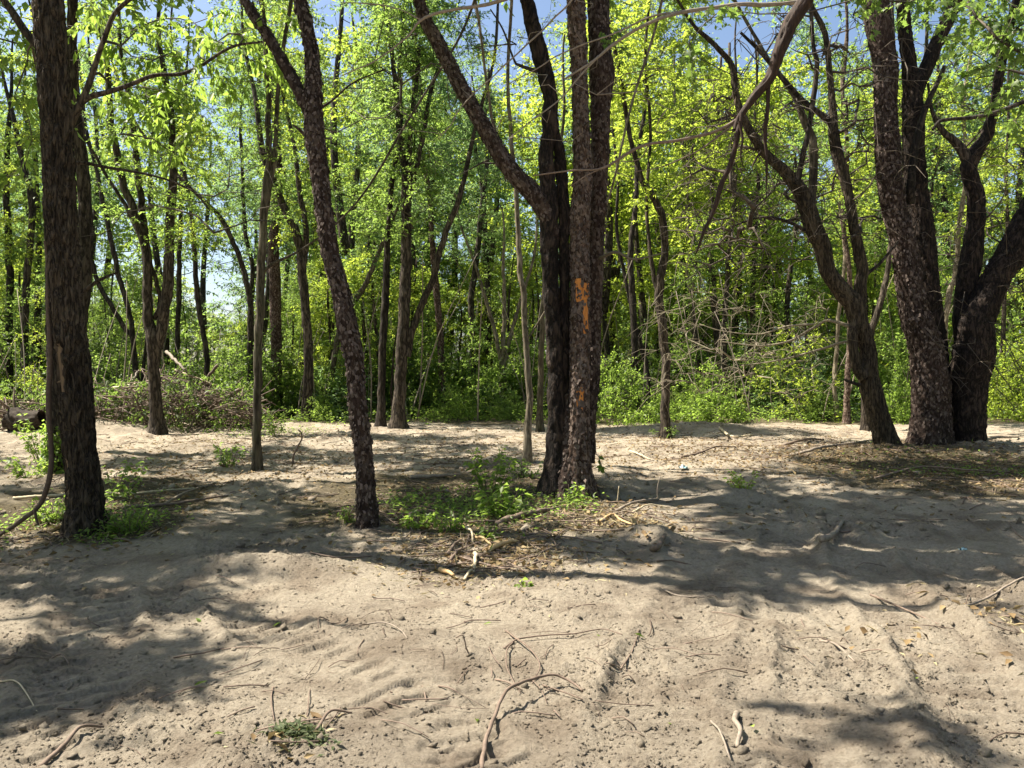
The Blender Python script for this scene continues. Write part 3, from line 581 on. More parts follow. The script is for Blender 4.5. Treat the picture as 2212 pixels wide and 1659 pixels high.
D5 = gnd(2040, 962)[1]; D5 = 14.2
near_tree('T5', 'broad_clump_tree', 'massive clump of black-brown trunks spreading from one broad foot', gnd(2045, 965), [
    dict(name='trunk', label='stout scaly trunk that leans over the twisted tree', pts=[(2008, 972, 86), (2010, 900, 78), (2009, 820, 76), (2000, 750, 67), (1977, 686, 60), (1966, 620, 56), (1957, 553, 53), (1940, 480, 51), (1929, 433, 50), (1917, 333, 52), (1914, 233, 47), (1912, 133, 50), (1900, 67, 54), (1890, 0, 54)], D=D5, base=True, bark='plates', mat='flaky', n=96, flare=0.34, H=13, seed=2.7, amp=0.026, step=0.034, flakes=2200, fsize=0.05),
    dict(name='stem', pts=[(2035, 900, 40, .35), (2030, 800, 42, .4), (2022, 730, 42, .4), (2010, 640, 42, .4), (1998, 533, 46, .4), (1982, 433, 48, .4), (1974, 333, 46, .4), (1972, 233, 43, .4), (1967, 165, 32, .4), (1955, 67, 29, .4), (1950, 0, 27, .4)], D=D5, bark='plates', mat='charred', n=56, H=12.5, seed=4.1, amp=0.022, step=0.045),
    dict(name='branch', pts=[(1974, 210, 34, .4), (1985, 180, 31, .4), (2004, 140, 31, .4), (2020, 100, 31, .4), (2040, 60, 29, .4), (2054, 27, 28, .4), (2068, -8, 26, .4)], D=D5, bark='plates', mat='charred', n=40, H=11, seed=5.5),
    dict(name='branch', pts=[(1968, 440, 20, .1), (1967, 400, 18, 0), (1975, 333, 16), (1985, 280, 14), (2007, 217, 12), (2025, 180, 10), (2041, 143, 9)], D=D5, mat='darkbark', n=12),
    dict(name='stem', label='bulging trunk with a burl near its foot', pts=[(2090, 966, 66, .1), (2090, 900, 70, .1), (2093, 830, 76, .1), (2102, 770, 84, .1), (2107, 735, 80, .1), (2108, 700, 74, .1), (2128, 650, 62, .1), (2148, 605, 60, .1), (2166, 575, 58, .1), (2185, 545, 58, .1), (2222, 470, 55, .1), (2262, 390, 52, .1)], D=D5, base=True, bark='plates', mat='charred', n=72, flare=0.2, H=11, seed=7.9, amp=0.03, step=0.04),
    dict(name='stem', pts=[(2086, 740, 44, .3), (2081, 680, 43, .35), (2090, 600, 45, .35), (2099, 553, 44, .35), (2107, 490, 38, .35), (2109, 433, 36, .35), (2098, 390, 34, .35), (2092, 365, 35, .35), (2106, 333, 33, .35), (2127, 300, 27, .35), (2142, 255, 24, .35), (2152, 200, 22, .35), (2170, 100, 19, .35), (2195, 0, 16, .35)], D=D5, bark='rotten', mat='charred', n=44, H=11.5, seed=8.8, step=0.045),
    dict(name='branch', pts=[(2094, 350, 26, .35), (2074, 318, 21, .35), (2055, 298, 17, .35), (2040, 287, 14, .35), (2022, 262, 10, .35), (2010, 225, 7, .35), (2004, 180, 5, .35)], D=D5, mat='midbark', n=18),
    dict(name='branch', pts=[(2014, 280, 6), (2030, 262, 8), (2057, 257, 8), (2107, 253, 9), (2160, 240, 9), (2230, 214, 10), (2330, 190, 11)], D=12.6, mat='darkbark', n=10, skel=False)])

# trees that stand just outside the picture and reach into it: their shade and their twigs show
def post(x, y, H, r, lean=(0, 0)):
    z = np.arange(-0.2, H, 0.1); k = z / H
    return np.stack([x + lean[0] * k + 0.12 * np.sin(z * 0.9 + x), y + lean[1] * k + 0.1 * np.cos(z * 0.7 + y), z + hz(x, y)], -1), r * (1 - 0.75 * np.clip(k, 0, 1))
def side_tree(key, name, label, x, y, H, r, mt, bark, lean=(0, 0)):
    root = empty(name, (x, y, hz(x, y)), label, 'tree'); P, rr = post(x, y, H, r, lean)
    me, _, _ = trunk_tube(P, rr, bark, 40, 0.3, 5, x); child(root, 'trunk', me, M[mt]); sk = Skeleton(); sk.stem(P, rr, 2)
    TREES[key] = {'root': root, 'sk': sk, 'leaf': Acc(), 'twig': Acc(), 'tips': []}
side_tree('L0', 'shading_tree', 'tree whose shade falls across the sand in front of the ridged trunk', -8.0, 6.4, 11, 0.17, 'midbark', 'ridged')
side_tree('L1', 'shading_tree', 'tree whose shade falls between the ridged trunk and the leaning flaky tree', -9.4, 10.4, 12, 0.18, 'midbark', 'ridged')
side_tree('R0', 'maple_tree', 'maple whose lobed leaves hang into the top corner over the broad trunk clump', 7.6, 6.6, 10, 0.22, 'flaky', 'plates', (-0.6, 0.4))
side_tree('L2', 'shading_tree', 'tree whose shade falls over the slim straight trunk and the middle of the clearing', -8.3, 14.6, 13, 0.17, 'midbark', 'ridged')

# ------------------------------------------------------------------ crowns: leafy sprays on grown branches
def in_view(p, top=-30, m=60):
    if p[1] < 0.5: return False
    px = CX + F * p[0] / p[1]; py = HOR - F * (p[2] - EYE) / p[1]
    return -m < px < 2212 + m and py > top
def shade_targets(ells, n, h0, h1):
    out = []
    for px, py, rx, ry, w in ells:
        k = 0; tries = 0
        n2 = n * 2.4
        while k < int(n2 * w) and tries < n2 * w * 30:
            tries += 1
            a, q = rng.random() * 2 * math.pi, math.sqrt(rng.random()); g = gnd(px + rx * q * math.cos(a), max(860, py + ry * q * math.sin(a)))
            h = rng.uniform(h0, h1); p = g + SUN * (h / SUN[2])
            if in_view(p): continue
            out.append(p); k += 1
    return np.array(out)
SHADE = {
    'L0': (shade_targets([(180, 1295, 270, 40, 1.1), (90, 1230, 220, 50, .7), (190, 1445, 200, 50, 1.0), (40, 1510, 90, 40, .5)], 9, 6.0, 9.5)),
    'L1': (shade_targets([(480, 1105, 240, 60, 1.6), (280, 1190, 260, 35, 1.0), (640, 1170, 60, 25, .25), (430, 1000, 250, 24, 1.3), (330, 1060, 150, 20, .5)], 23, 6.5, 11)),
    'L2': (shade_targets([(980, 985, 200, 24, 1.5), (1000, 1060, 190, 60, 1.5), (680, 985, 180, 18, .9)], 26, 8.5, 12)),
    'T2': (shade_targets([(1720, 1210, 280, 45, 1.0), (2030, 1190, 200, 60, 1.0), (1350, 1180, 70, 20, .2)], 16, 6.2, 9.5)),
    'T3': (shade_targets([(1850, 1050, 330, 60, 1.4), (2050, 1110, 230, 60, 1.3), (1400, 1050, 120, 22, .4), (1720, 1130, 200, 40, .8), (2080, 1000, 200, 40, 1.2)], 30, 7.8, 11.5)),
    'T1': (shade_targets([(1600, 1270, 60, 14, .25), (2000, 1570, 170, 18, .2)], 8, 6.5, 9)),
}
for k, t in SHADE.items():
    if not len(t): continue
    T = TREES[k]; T['sk'].grow(t, minz=3.2 if k[0] == 'L' else 4.5); T['tips'].append(t)
    out = unit(t - np.array(T['sk'].p[0]) * (1, 1, 0) - (0, 0, 5)); out[:, 2] = 0.1
    sprays(T['leaf'], T['twig'], t, out, 6, 0.46, 13, 0.135, 0.07, 0.45)
def crown_blob(key, centre, rad, n, mn=3.0, **kw):
    c = np.array(centre); t = c + rng.normal(size=(n, 3)) * np.array(rad) * 0.55
    T = TREES[key]; T['sk'].grow(t, minz=mn); out = unit(t - c)
    a = dict(nt=7, tl=0.5, nl=12, L=0.12, W=0.06, droop=0.4); a.update(kw)
    sprays(T['leaf'], T['twig'], t, out, **a)
# the rest of each near crown, above and behind the picture's top edge
crown_blob('T4', at(1720, -120, 14.6), (2.0, 1.2, 0.9), 26)
crown_blob('T5', at(1960, -170, 14.6), (2.2, 1.4, 1.0), 40)
crown_blob('T5', at(2180, 60, 14.9), (0.9, 0.8, 1.5), 34, nt=6)
crown_blob('T1b', at(40, -60, 9.4), (1.4, 1.0, 0.9), 16)
# hanging pinnate leaves on the ridged tree's side branches
tp = [at(x, y, d) for x, y, d in [(330, 130, 7.6), (380, 110, 7.8), (430, 120, 7.3), (470, 90, 7.6), (520, 75, 7.4), (560, 60, 7.7), (300, 60, 7.7), (350, 40, 8), (260, 100, 7.6), (420, 50, 8), (250, 190, 7.8), (300, 230, 8), (370, 200, 7.9), (470, 165, 8), (540, 130, 8), (210, 20, 7.6), (590, 110, 8),
      (330, 300, 8.2), (400, 330, 8.3), (260, 290, 8.2), (440, 250, 8.3), (60, 130, 8.2), (30, 210, 8.4), (70, 300, 8.6), (20, 380, 8.8), (500, 20, 8), (620, 40, 8), (170, 60, 8.2), (20, 60, 8.2)]]
tp = np.array(tp); T = TREES['T1']; T['sk'].grow(tp, minz=3.4); sprays(T['leaf'], T['twig'], tp, unit(rng.normal(size=tp.shape) * (1, 1, .2)), 6, 0.34, 11, 0.10, 0.042, 0.9, twr=0.003)
tp = np.array([at(x, y, d) for x, y, d in [(2110, 40, 6.6), (2150, 80, 6.4), (2190, 30, 6.6), (2200, 110, 6.5), (2080, 10, 6.8), (2020, -10, 7), (1960, 5, 7.2), (1900, -15, 7), (2140, 140, 7), (2205, 190, 6.8), (2160, -10, 6.4), (1850, 0, 7.2), (2060, 80, 7.2), (1560, 20, 6.6), (1490, 90, 6.6), (2190, 260, 7.2)]])
T = TREES['R0']; T['sk'].grow(tp, minz=4.2, sag=0.05); sprays(T['leaf'], T['twig'], tp, unit(rng.normal(size=tp.shape) * (1, 1, .2)), 8, 0.3, 7, 0.07, 0, 0.6, twr=0.003, kind='maple')
tp = np.array([at(1328, 88, 8.2), at(1340, 110, 8.3), at(1300, 70, 8.3)]); sprays(TREES['R0']['leaf'], TREES['R0']['twig'], tp, unit(rng.normal(size=tp.shape)), 4, 0.16, 5, 0.065, 0, 0.5, twr=0.003, kind='maple')
# bare dead twigs that rake through the air about the twisted tree and the clump
def bare(key, n, box, D, mn=2.5, sag=0.25):
    x0, y0, x1, y1 = box; t = np.array([at(rng.uniform(x0, x1), rng.uniform(y0, y1), rng.uniform(D - 0.9, D + 1.2)) for _ in range(n)])
    TREES[key]['sk'].grow(t, sag=sag, minz=mn, wob=0.22); return t
bt = np.concatenate([bare('T4', 190, (1490, 20, 1960, 520), 14), bare('T4', 90, (1460, 240, 1780, 600), 14.2)])
sprays(Acc(), TREES['T4']['twig'], bt, unit(rng.normal(size=bt.shape)), 3, 0.6, 1, 0.01, 0.01, 0.5, twr=0.009)
bt = bare('T5', 90, (2000, 120, 2260, 900), 14.4); sprays(Acc(), TREES['T5']['twig'], bt, unit(rng.normal(size=bt.shape)), 3, 0.6, 1, 0.01, 0.01, 0.5, twr=0.009)
bt = bare('T2', 14, (700, 20, 1000, 330), 8.0, 3.5); sprays(Acc(), TREES['T2']['twig'], bt, unit(rng.normal(size=bt.shape)), 2, 0.3, 1, 0.01, 0.01, 0.3, twr=0.003)
bt = bare('T3', 18, (930, 40, 1400, 400), 9.9, 3.5); sprays(Acc(), TREES['T3']['twig'], bt, unit(rng.normal(size=bt.shape)), 2, 0.3, 1, 0.01, 0.01, 0.3, twr=0.003)
bt = bare('T1', 26, (180, 80, 640, 620), 8.1, 2.6, 0.1); sprays(Acc(), TREES['T1']['twig'], bt, unit(rng.normal(size=bt.shape)), 2, 0.35, 1, 0.01, 0.01, 0.3, twr=0.003)
LEAFM = {'T1': 'leaf_near', 'R0': 'leaf_dark_shade', 'T5': 'leaf_dark_shade', 'T4': 'leaf_green'}  # maple (R0): backlit shade of its leaves put into their dark colour
for k, T in TREES.items():
    T['sk'].mesh(T['twig'], r0=0.0085 if k in ('T4', 'T5') else 0.0045)
    if T['twig'].n: child(T['root'], 'branchwork', T['twig'].mesh('branchwork'), M['twig'], kind='stuff')
    if T['leaf'].n: child(T['root'], 'foliage', T['leaf'].mesh('foliage', False), M[LEAFM.get(k, 'leaf_green')])
# ivy round the foot of the slim tree
a = Acc(); b0 = gnd(122, 1025); K = 900; zz = rng.random(K) ** 1.4 * 0.75; th = rng.random(K) * 2 * math.pi; rr = 0.10 + 0.10 * rng.random(K) + 0.1 * np.exp(-zz / 0.15)
P = np.stack([b0[0] + rr * np.cos(th), b0[1] + rr * np.sin(th), b0[2] + zz], -1); o = np.stack([np.cos(th), np.sin(th), 0.2 + 0 * th], -1)
leaves(a, P, unit(o * 0.5 + rng.normal(size=(K, 3)) * 0.4 - (0, 0, 0.6)), unit(o + rng.normal(size=(K, 3)) * 0.3), 0.06, 0.05); child(TREES['T1b']['root'], 'ivy', a.mesh('ivy', False), M['leaf_near'])

# pale dead bough, held by the twisted tree
a = Acc(); sk = Skeleton()
for pts in ([(1850, 712, 9), (1827, 702, 8), (1800, 694, 7), (1781, 693, 6), (1745, 715, 6), (1707, 736, 5), (1665, 745, 4), (1624, 746, 3), (1560, 738, 2)], [(1852, 745, 7), (1827, 738, 6), (1780, 752, 5), (1707, 773, 4), (1660, 782, 3), (1600, 790, 2)], [(1760, 700, 5), (1700, 705, 4), (1640, 722, 3), (1560, 715, 2), (1510, 700, 2)]):
    P, r = stem_path([(p[0], p[1], p[2], 0.0 + i * 0.12) for i, p in enumerate(pts)], 14.0, 0.08, 0.03); V, Q, Tn = tube(P, r, 7); a.add(V, Q, Tn); sk.stem(P, r)
t = np.array([at(rng.uniform(1400, 1800), rng.uniform(620, 850), rng.uniform(13.9, 15.4)) for _ in range(110)]); sk.grow(t, sag=0.3, wob=0.3); sk.mesh(a, 0.0048, 0.4, 5)
sprays(Acc(), a, t, unit(rng.normal(size=t.shape)), 3, 0.5, 1, 0.01, 0.01, 0.4, twr=0.005)
child(TREES['T4']['root'], 'dead_bough', a.mesh('dead_bough'), M['twigpale'], 'pale dead bough with a brush of fine twigs', kind='stuff')

# ------------------------------------------------------------------ broken limb hanging in the air, and the long bare boughs across the top
def limb_piece(root, name, pts, D, mt, n=12, label=None, bark='plain', amp=None, flat=None):
    P, r = stem_path(pts, D, 0.04, 0.01); me, _, _ = trunk_tube(P, r, bark, n, seed=pts[0][0] * 0.01, amp=amp); return child(root, name, me, M[mt], label)
root = empty('broken_limb', at(1740, -20, 6.3), 'torn red-brown limb hanging with splintered ends before the twisted tree', 'branch')
limb_piece(root, 'limb', [(3000, -380, 46, .3), (2500, -330, 43, .1), (2120, -245, 40), (1890, -150, 37), (1775, -60, 34), (1738, 5, 33), (1706, 55, 32), (1684, 110, 27), (1664, 165, 22), (1636, 200, 19), (1608, 236, 16), (1594, 258, 14), (1588, 280, 11)], 6.3, 'redwood', 36, bark='ridged', amp=0.016)
limb_piece(root, 'splinter', [(1602, 244, 9), (1592, 296, 12), (1579, 350, 12), (1556, 402, 11), (1543, 450, 10), (1519, 502, 8), (1510, 530, 6), (1504, 548, 1)], 6.28, 'redwood', 16, 'long torn splinter', bark='ridged', amp=0.014)
limb_piece(root, 'splinter', [(1660, 165, 10), (1658, 230, 9), (1652, 290, 9), (1655, 340, 7), (1655, 390, 5), (1654, 425, 1)], 6.3, 'redwood', 14, bark='ridged', amp=0.01)
limb_piece(root, 'splinter', [(1596, 262, 7), (1604, 300, 6), (1600, 335, 4), (1606, 360, 1)], 6.25, 'redwood', 8, bark='ridged', amp=0.008)
limb_piece(root, 'splinter', [(1644, 325, 2), (1632, 345, 6), (1622, 366, 1)], 6.35, 'redwood', 8)
a = Acc()
for pts in ([(1606, 245, 11), (1587, 260, 10), (1541, 284, 9), (1474, 303, 9), (1404, 312, 8), (1354, 332, 8), (1304, 364, 6), (1237, 369, 5), (1154, 378, 3)], [(1304, 364, 4), (1270, 380, 3), (1230, 402, 2)], [(1590, 262, 6), (1540, 300, 5), (1500, 330, 4), (1430, 360, 3), (1370, 372, 2)], [(1405, 312, 4), (1380, 345, 3), (1330, 350, 2)]):
    P, r = stem_path(pts, 6.35, 0.04, 0.04); r = r * 0.8 * (1 + 0.25 * fbm(P * 9, 2)); V, Q, Tn = tube(P, r, 8); a.add(V, Q, Tn)
child(root, 'side_branch', a.mesh('side_branch'), M['stick'], 'thin bare side branch reaching across the trunks', kind='stuff')
root = empty('bare_bough', at(1500, 10, 7.0), 'long bare grey bough with thin twigs crossing the top between the trunks', 'branch')
a = Acc(); sk = Skeleton()
for pts in ([(3000, -330, 34, -.4), (2400, -240, 26, -.2), (2020, -110, 20), (1770, -10, 16), (1700, 8, 15), (1560, 14, 14), (1474, 28, 13), (1420, 45, 12), (1370, 67, 11), (1304, 112, 10), (1257, 148, 8), (1222, 170, 7)], [(1290, 120, 7), (1240, 180, 6), (1200, 225, 5), (1150, 263, 4), (1100, 300, 3)], [(1480, 24, 8), (1400, 40, 7), (1330, 70, 6), (1230, 110, 5), (1170, 145, 4), (1100, 180, 3)], [(1285, -330, 12, 2.9), (1275, -160, 9, 1.2), (1250, -30, 7), (1190, 40, 6), (1135, 100, 6), (1070, 160, 5), (1010, 225, 4), (950, 300, 3)],
            [(1260, -260, 16, 2.9), (1190, -110, 13, 1.2), (1120, -20, 12), (1070, 5, 12), (1000, 18, 11), (930, 35, 10), (905, 48, 9), (880, 75, 7), (820, 125, 5), (737, 165, 4)], [(905, 44, 5), (860, 18, 4), (800, 8, 4), (740, 5, 3)]):
    P, r = stem_path([(p[0], p[1], p[2] * 0.62, *p[3:]) for p in pts], 7.0, 0.05, 0.05); r = r * (1 + 0.25 * fbm(P * 9, 2)); V, Q, Tn = tube(P, r, 8); a.add(V, Q, Tn); sk.stem(P, r)
t = np.array([at(rng.uniform(720, 1500), rng.uniform(0, 330), rng.uniform(6.7, 7.5)) for _ in range(60)]); sk.grow(t, sag=0.2, wob=0.3); sk.mesh(a, 0.0026, 0.4, 4)
child(root, 'bough', a.mesh('bough'), M['stickgrey'], kind='stuff')
root = empty('hanging_vine', gnd(0, 1150), 'dark woody vine hanging beside the ridged trunk and trailing to the ground', 'vine')
P, r = stem_path([(98, 520, 7), (104, 600, 9), (107, 700, 10), (110, 800, 11), (105, 880, 12), (108, 940, 11), (112, 1000, 11), (104, 1050, 11), (80, 1095, 10), (45, 1125, 10), (0, 1155, 9), (-40, 1180, 8)], 7.1, 0.03, 0.02)
me, _, _ = trunk_tube(P, r, 'plain', 14, amp=0.006); child(root, 'vine_stem', me, M['stick'])
P, r = stem_path([(74, 1100, 6), (78, 1120, 6), (84, 1135, 4)], 7.05, 0.03); me, _, _ = trunk_tube(P, r, 'plain', 8); child(root, 'side_shoot', me, M['stick'])

# ------------------------------------------------------------------ the wood behind: crown and bush patterns shared between trees
def crown_pattern(H, Rr, n, nt, nl, L, W, low=0.0, droop=0.35, gap=0.16):
    sk = Skeleton(); z = np.linspace(0, H, 60); ax = np.stack([0.25 * np.sin(z * 0.5), 0.25 * np.cos(z * 0.6), z], -1); sk.stem(ax, np.full(60, 0.05), 1)
    t = []
    lob = rng.random(8) * 6
    while len(t) < n:
        zz = low + (H - low) * rng.random() ** 0.9; a = rng.random() * 2 * math.pi; k = (zz - low) / (H - low)
        prof = math.sin(math.pi * min(1, 0.16 + 0.84 * k)) ** 0.6 * (0.7 + 0.3 * math.sin(3 * a + lob[0] + zz * 0.9) + 0.2 * math.sin(5 * a + lob[1] - zz * 1.7))
        r = Rr * max(0.15, prof) * math.sqrt(rng.random())
        p = np.array([r * math.cos(a), r * math.sin(a), zz])
        if perlin(p[None] * 0.55 + lob[2])[0] < -gap + 0.2: continue
        t.append(p)
    t = np.array(t); sk.grow(t, wob=0.15); lf, tw = Acc(), Acc(); out = unit(t * (1, 1, 0) + (0, 0, 0.1))
    sprays(lf, tw, t, out, nt, 0.62, nl, L, W, droop, twr=0.004); sk.mesh(tw, 0.008, 0.5, 5); return lf, tw
def bush_pattern(Rr, H, n, nt, nl, L, W):
    sk = Skeleton()
    for k in range(6):
        a = k + rng.random(); e = np.array([Rr * 0.5 * math.cos(a), Rr * 0.5 * math.sin(a), H * (0.6 + 0.3 * rng.random())]); u = np.linspace(0, 1, 12)[:, None]; sk.stem(u ** 1.5 * e * (1, 1, 0) + u * e * (0, 0, 1), np.full(12, 0.015), 1)
    t = []
    while len(t) < n:
        p = rng.uniform(-1, 1, 3); p[2] = abs(p[2])
        q = np.linalg.norm(p); b = 0.85 + 0.45 * perlin((p / (q + 1e-6))[None] * 1.8 + Rr * 9)[0]
        if 0.25 < q < b: t.append(p * (Rr, Rr, H))
    t = np.array(t); sk.grow(t, wob=0.15); lf, tw = Acc(), Acc(); sprays(lf, tw, t, unit(t + (0, 0, 0.3)), nt, 0.34, nl, L, W, 0.15, twr=0.003); sk.mesh(tw, 0.005, 0.4, 4); return lf, tw
CROWNS = [(crown_pattern(9.5, 2.9, 85, 8, 10, 0.135, 0.066), 9.5), (crown_pattern(11, 2.4, 85, 8, 10, 0.13, 0.062), 11), (crown_pattern(8, 3.3, 90, 8, 10, 0.14, 0.07, gap=0.1), 8),
          (crown_pattern(10, 1.9, 68, 7, 10, 0.12, 0.055), 10), (crown_pattern(7, 2.8, 80, 7, 10, 0.125, 0.07, droop=0.1, gap=0.05), 7), (crown_pattern(10, 2.6, 58, 6, 8, 0.115, 0.052), 10)]
CM = [(a.mesh('crown', False), b.mesh('branchwork'), h) for (a, b), h in CROWNS]
BUSH = [bush_pattern(1.25, 1.7, 110, 6, 9, 0.085, 0.05), bush_pattern(1.5, 1.3, 110, 6, 9, 0.075, 0.045), bush_pattern(1.0, 2.3, 100, 6, 9, 0.09, 0.048), bush_pattern(1.5, 2.2, 70, 5, 8, 0.08, 0.042)]
BM = [(a.mesh('foliage', False), b.mesh('branchwork')) for a, b in BUSH]

def add_crown(root, k, p, s, leafm, rz=None, sz=None, twm='twig'):
    lf, tw, h = CM[k]; rz = rng.random() * 6.28 if rz is None else rz; l = [float(v) for v in (np.array(p) - np.array(root.location))]
    for nm, me, mt in (('crown', lf, leafm), ('branchwork', tw, twm)):
        o = link(nm, me, M[mt], root, kind='stuff' if nm == 'branchwork' else None); o.location = l; o.rotation_euler = (0, 0, rz); o.scale = (s, s, sz or s)
def mid_tree(name, label, base, stems, mt, crowns=(), bark='plain', flare=0.5, group=None, H=13.0, D=None, amp=0.012):
    """base: pixel of the foot; stems: lists of (px, py, w[, extra depth]); crowns: (pattern, leaf, height of its foot, scale)"""
    g = gnd(*base) if D is None else at(base[0], HOR + F * EYE / D, D); D = g[1]
    if base[1]: g[2] = hz(g[0], g[1])
    root = empty(name, g, label, 'tree', group); ends = []
    for i, pts in enumerate(stems):
        if i == 0: pts = [(base[0], HOR + F * (EYE - g[2]) / D, pts[0][2] * 1.12)] + [p for p in pts]
        P, r = stem_path(pts, D, 0.09, 0.04, base=(i == 0)); r = np.maximum(r, 0.016)
        P, r = extend(P, r, H * (1 - 0.1 * i * rng.random()), wob=0.9, up=0.9, rend=0.025)
        me, _, _ = trunk_tube(P, r, bark, 20 if i == 0 else 14, flare if i == 0 else 0, 4, base[0] * 0.013 + i, amp)
        child(root, 'trunk' if i == 0 else 'stem', me, M[mt]); ends.append(P)
    for c in crowns:
        k, lm, z0, s = c[:4]; P = ends[c[4] if len(c) > 4 else 0]; p = P[int(np.argmin(np.abs(P[:, 2] - z0)))].copy(); add_crown(root, k, p + np.array([0, 0, 0.6]), s * 0.85, lm)
    return root
mid_tree('forked_tree', 'tree with a scaly sunlit foot that forks into a V before the brush pile', (338, 936), [
    [(338, 900, 27), (335, 840, 25), (333, 790, 26), (333, 740, 32), (322, 690, 22), (318, 600, 20), (315, 540, 20), (290, 460, 18), (265, 390, 16), (245, 300, 15), (236, 240, 14)],
    [(338, 760, 20), (350, 700, 24), (362, 620, 24), (365, 553, 22), (366, 480, 20), (372, 420, 19), (376, 360, 17), (370, 270, 14)],
    [(320, 620, 14, .2), (316, 540, 16, .2), (308, 470, 15, .2), (300, 390, 14, .2), (290, 300, 13, .2), (283, 240, 12, .2)], [(335, 690, 10, .1), (345, 640, 10, .1), (320, 560, 8, .1), (268, 440, 8), (230, 380, 7), (190, 310, 6)]], 'midbark',
    [(0, 'leaf_green', 4.6, .8), (4, 'leaf_near', 3.8, .7, 1), (2, 'leaf_yellow', 7.5, .8, 2)], 'ridged')
mid_tree('slim_tree', 'slim straight smooth-barked tree standing alone on the dappled sand, a leafy sapling by it', (555, 1012), [
    [(555, 960, 19), (556, 850, 19), (558, 750, 19), (562, 640, 19), (566, 553, 18), (570, 470, 17), (575, 400, 16), (580, 300, 14), (575, 150, 12)], [(566, 590, 8), (590, 570, 7), (620, 555, 6), (650, 540, 4)], [(572, 480, 12), (582, 410, 13), (592, 330, 11), (597, 250, 10)]], 'smoothbark',
    [(3, 'leaf_green', 5.4, .6), (5, 'leaf_near', 4.2, .5, 2)], flare=0.45, H=10)
mid_tree('scaly_tree', 'straight tree with pale lichen scales up its sunny side, at the wood edge', (597, 905), [[(597, 860, 24), (597, 760, 24), (595, 650, 25), (592, 553, 25), (596, 470, 23), (600, 380, 21), (598, 280, 19)]], 'greyflake', [(1, 'leaf_cool', 5.0, .9), (0, 'leaf_green', 7, .9)], 'plates')
mid_tree('wavy_tree', 'wavy dark tree next to the lichen-scaled one, bending aside near the top', (664, 910), [[(664, 860, 22), (666, 780, 21), (663, 700, 20), (656, 620, 20), (652, 560, 20), (640, 500, 19), (622, 470, 17), (605, 430, 16)], [(655, 590, 14), (662, 500, 13), (650, 430, 12), (640, 360, 11)]], 'midbark', [(1, 'leaf_green', 5.5, .8), (3, 'leaf_yellow', 5, .9, 1)])
mid_tree('leaning_sapling', 'thin grey sapling that leans out behind the flaky leaning tree', (697, 905), [[(699, 880, 15), (715, 810, 14), (728, 740, 13), (752, 670, 13), (785, 620, 12), (812, 560, 10)]], 'smoothbark', [(3, 'leaf_cool', 4.5, .7)], H=9)
mid_tree('narrow_tree', 'narrow shaded tree close behind the stout one with a slanting limb', (822, 922), [[(824, 860, 17), (826, 760, 17), (832, 650, 17), (836, 560, 15), (845, 430, 13)], [(848, 915, 5), (846, 840, 5), (850, 770, 4), (862, 690, 3)]], 'darkbark', [(0, 'leaf_green', 4.6, .75), (3, 'leaf_cool', 7.5, .9)])
mid_tree('slanting_limb_tree', 'stout tree with one dark limb slanting off halfway up, several stems above', (860, 925), [
    [(861, 880, 27), (866, 800, 26), (872, 700, 26), (876, 600, 25), (878, 520, 23), (878, 440, 22), (875, 380, 18), (868, 330, 15), (860, 250, 13), (850, 140, 11), (835, 30, 10)], [(880, 770, 17), (890, 720, 16), (910, 660, 15), (935, 600, 15), (950, 545, 14), (968, 490, 13), (985, 450, 13), (1000, 400, 12), (1012, 340, 10)],
    [(880, 440, 14), (884, 370, 13), (886, 300, 12), (896, 200, 11), (905, 110, 10)], [(884, 430, 12), (898, 370, 11), (915, 290, 11), (925, 220, 10), (945, 150, 8)]], 'midbark', [(1, 'leaf_green', 4.8, .85), (0, 'leaf_green', 7, .9), (3, 'leaf_cool', 6.5, .8, 1), (3, 'leaf_green', 6, .8, 3)], 'plates')
mid_tree('pale_sapling', 'thin pale smooth sapling standing just before the fused dark trunks', (1138, 1002), [[(1139, 940, 17), (1143, 860, 15), (1138, 780, 14), (1134, 700, 13), (1127, 600, 13), (1122, 553, 12), (1116, 450, 11), (1110, 350, 10), (1096, 200, 8)], [(1136, 735, 5), (1152, 715, 4), (1175, 680, 3), (1188, 660, 3)], [(1112, 400, 8), (1085, 330, 8), (1065, 260, 7), (1053, 200, 6)]], 'palebark', [(5, 'leaf_yellow', 4.6, .42)], flare=0.4, H=8.5)
mid_tree('dark_sapling', 'thin dark sapling half hidden by the fused dark trunks', (1166, 933), [[(1167, 880, 14), (1168, 800, 13), (1172, 690, 12), (1176, 620, 11), (1182, 553, 10), (1190, 450, 9)]], 'smoothbark', [], H=10)
mid_tree('lone_tree', 'dark straight tree standing by itself at the bright bushes beyond the fused trunks', (1437, 932), [[(1437, 880, 19), (1438, 800, 20), (1433, 720, 20), (1424, 650, 20), (1428, 590, 19), (1436, 540, 17), (1430, 470, 17), (1410, 425, 15), (1388, 390, 13), (1370, 330, 11)], [(1430, 660, 12), (1418, 620, 11), (1408, 570, 10), (1400, 500, 8)]], 'midbark', [(0, 'leaf_yellow', 4.6, .8), (4, 'leaf_yellow', 7, .9)], 'plates')
mid_tree('fan_stemmed_tree', 'small tree whose pale stems fan out above the dark thicket', (1086, 898), [[(1086, 850, 17), (1085, 800, 15), (1078, 760, 10), (1068, 710, 9), (1050, 650, 8), (1035, 600, 7)], [(1086, 800, 11), (1088, 730, 10), (1090, 660, 9), (1088, 590, 8)], [(1088, 790, 11), (1100, 740, 10), (1112, 690, 9), (1128, 640, 8), (1140, 600, 7)]], 'palebark', [(5, 'leaf_green', 3.6, .6)], H=8)
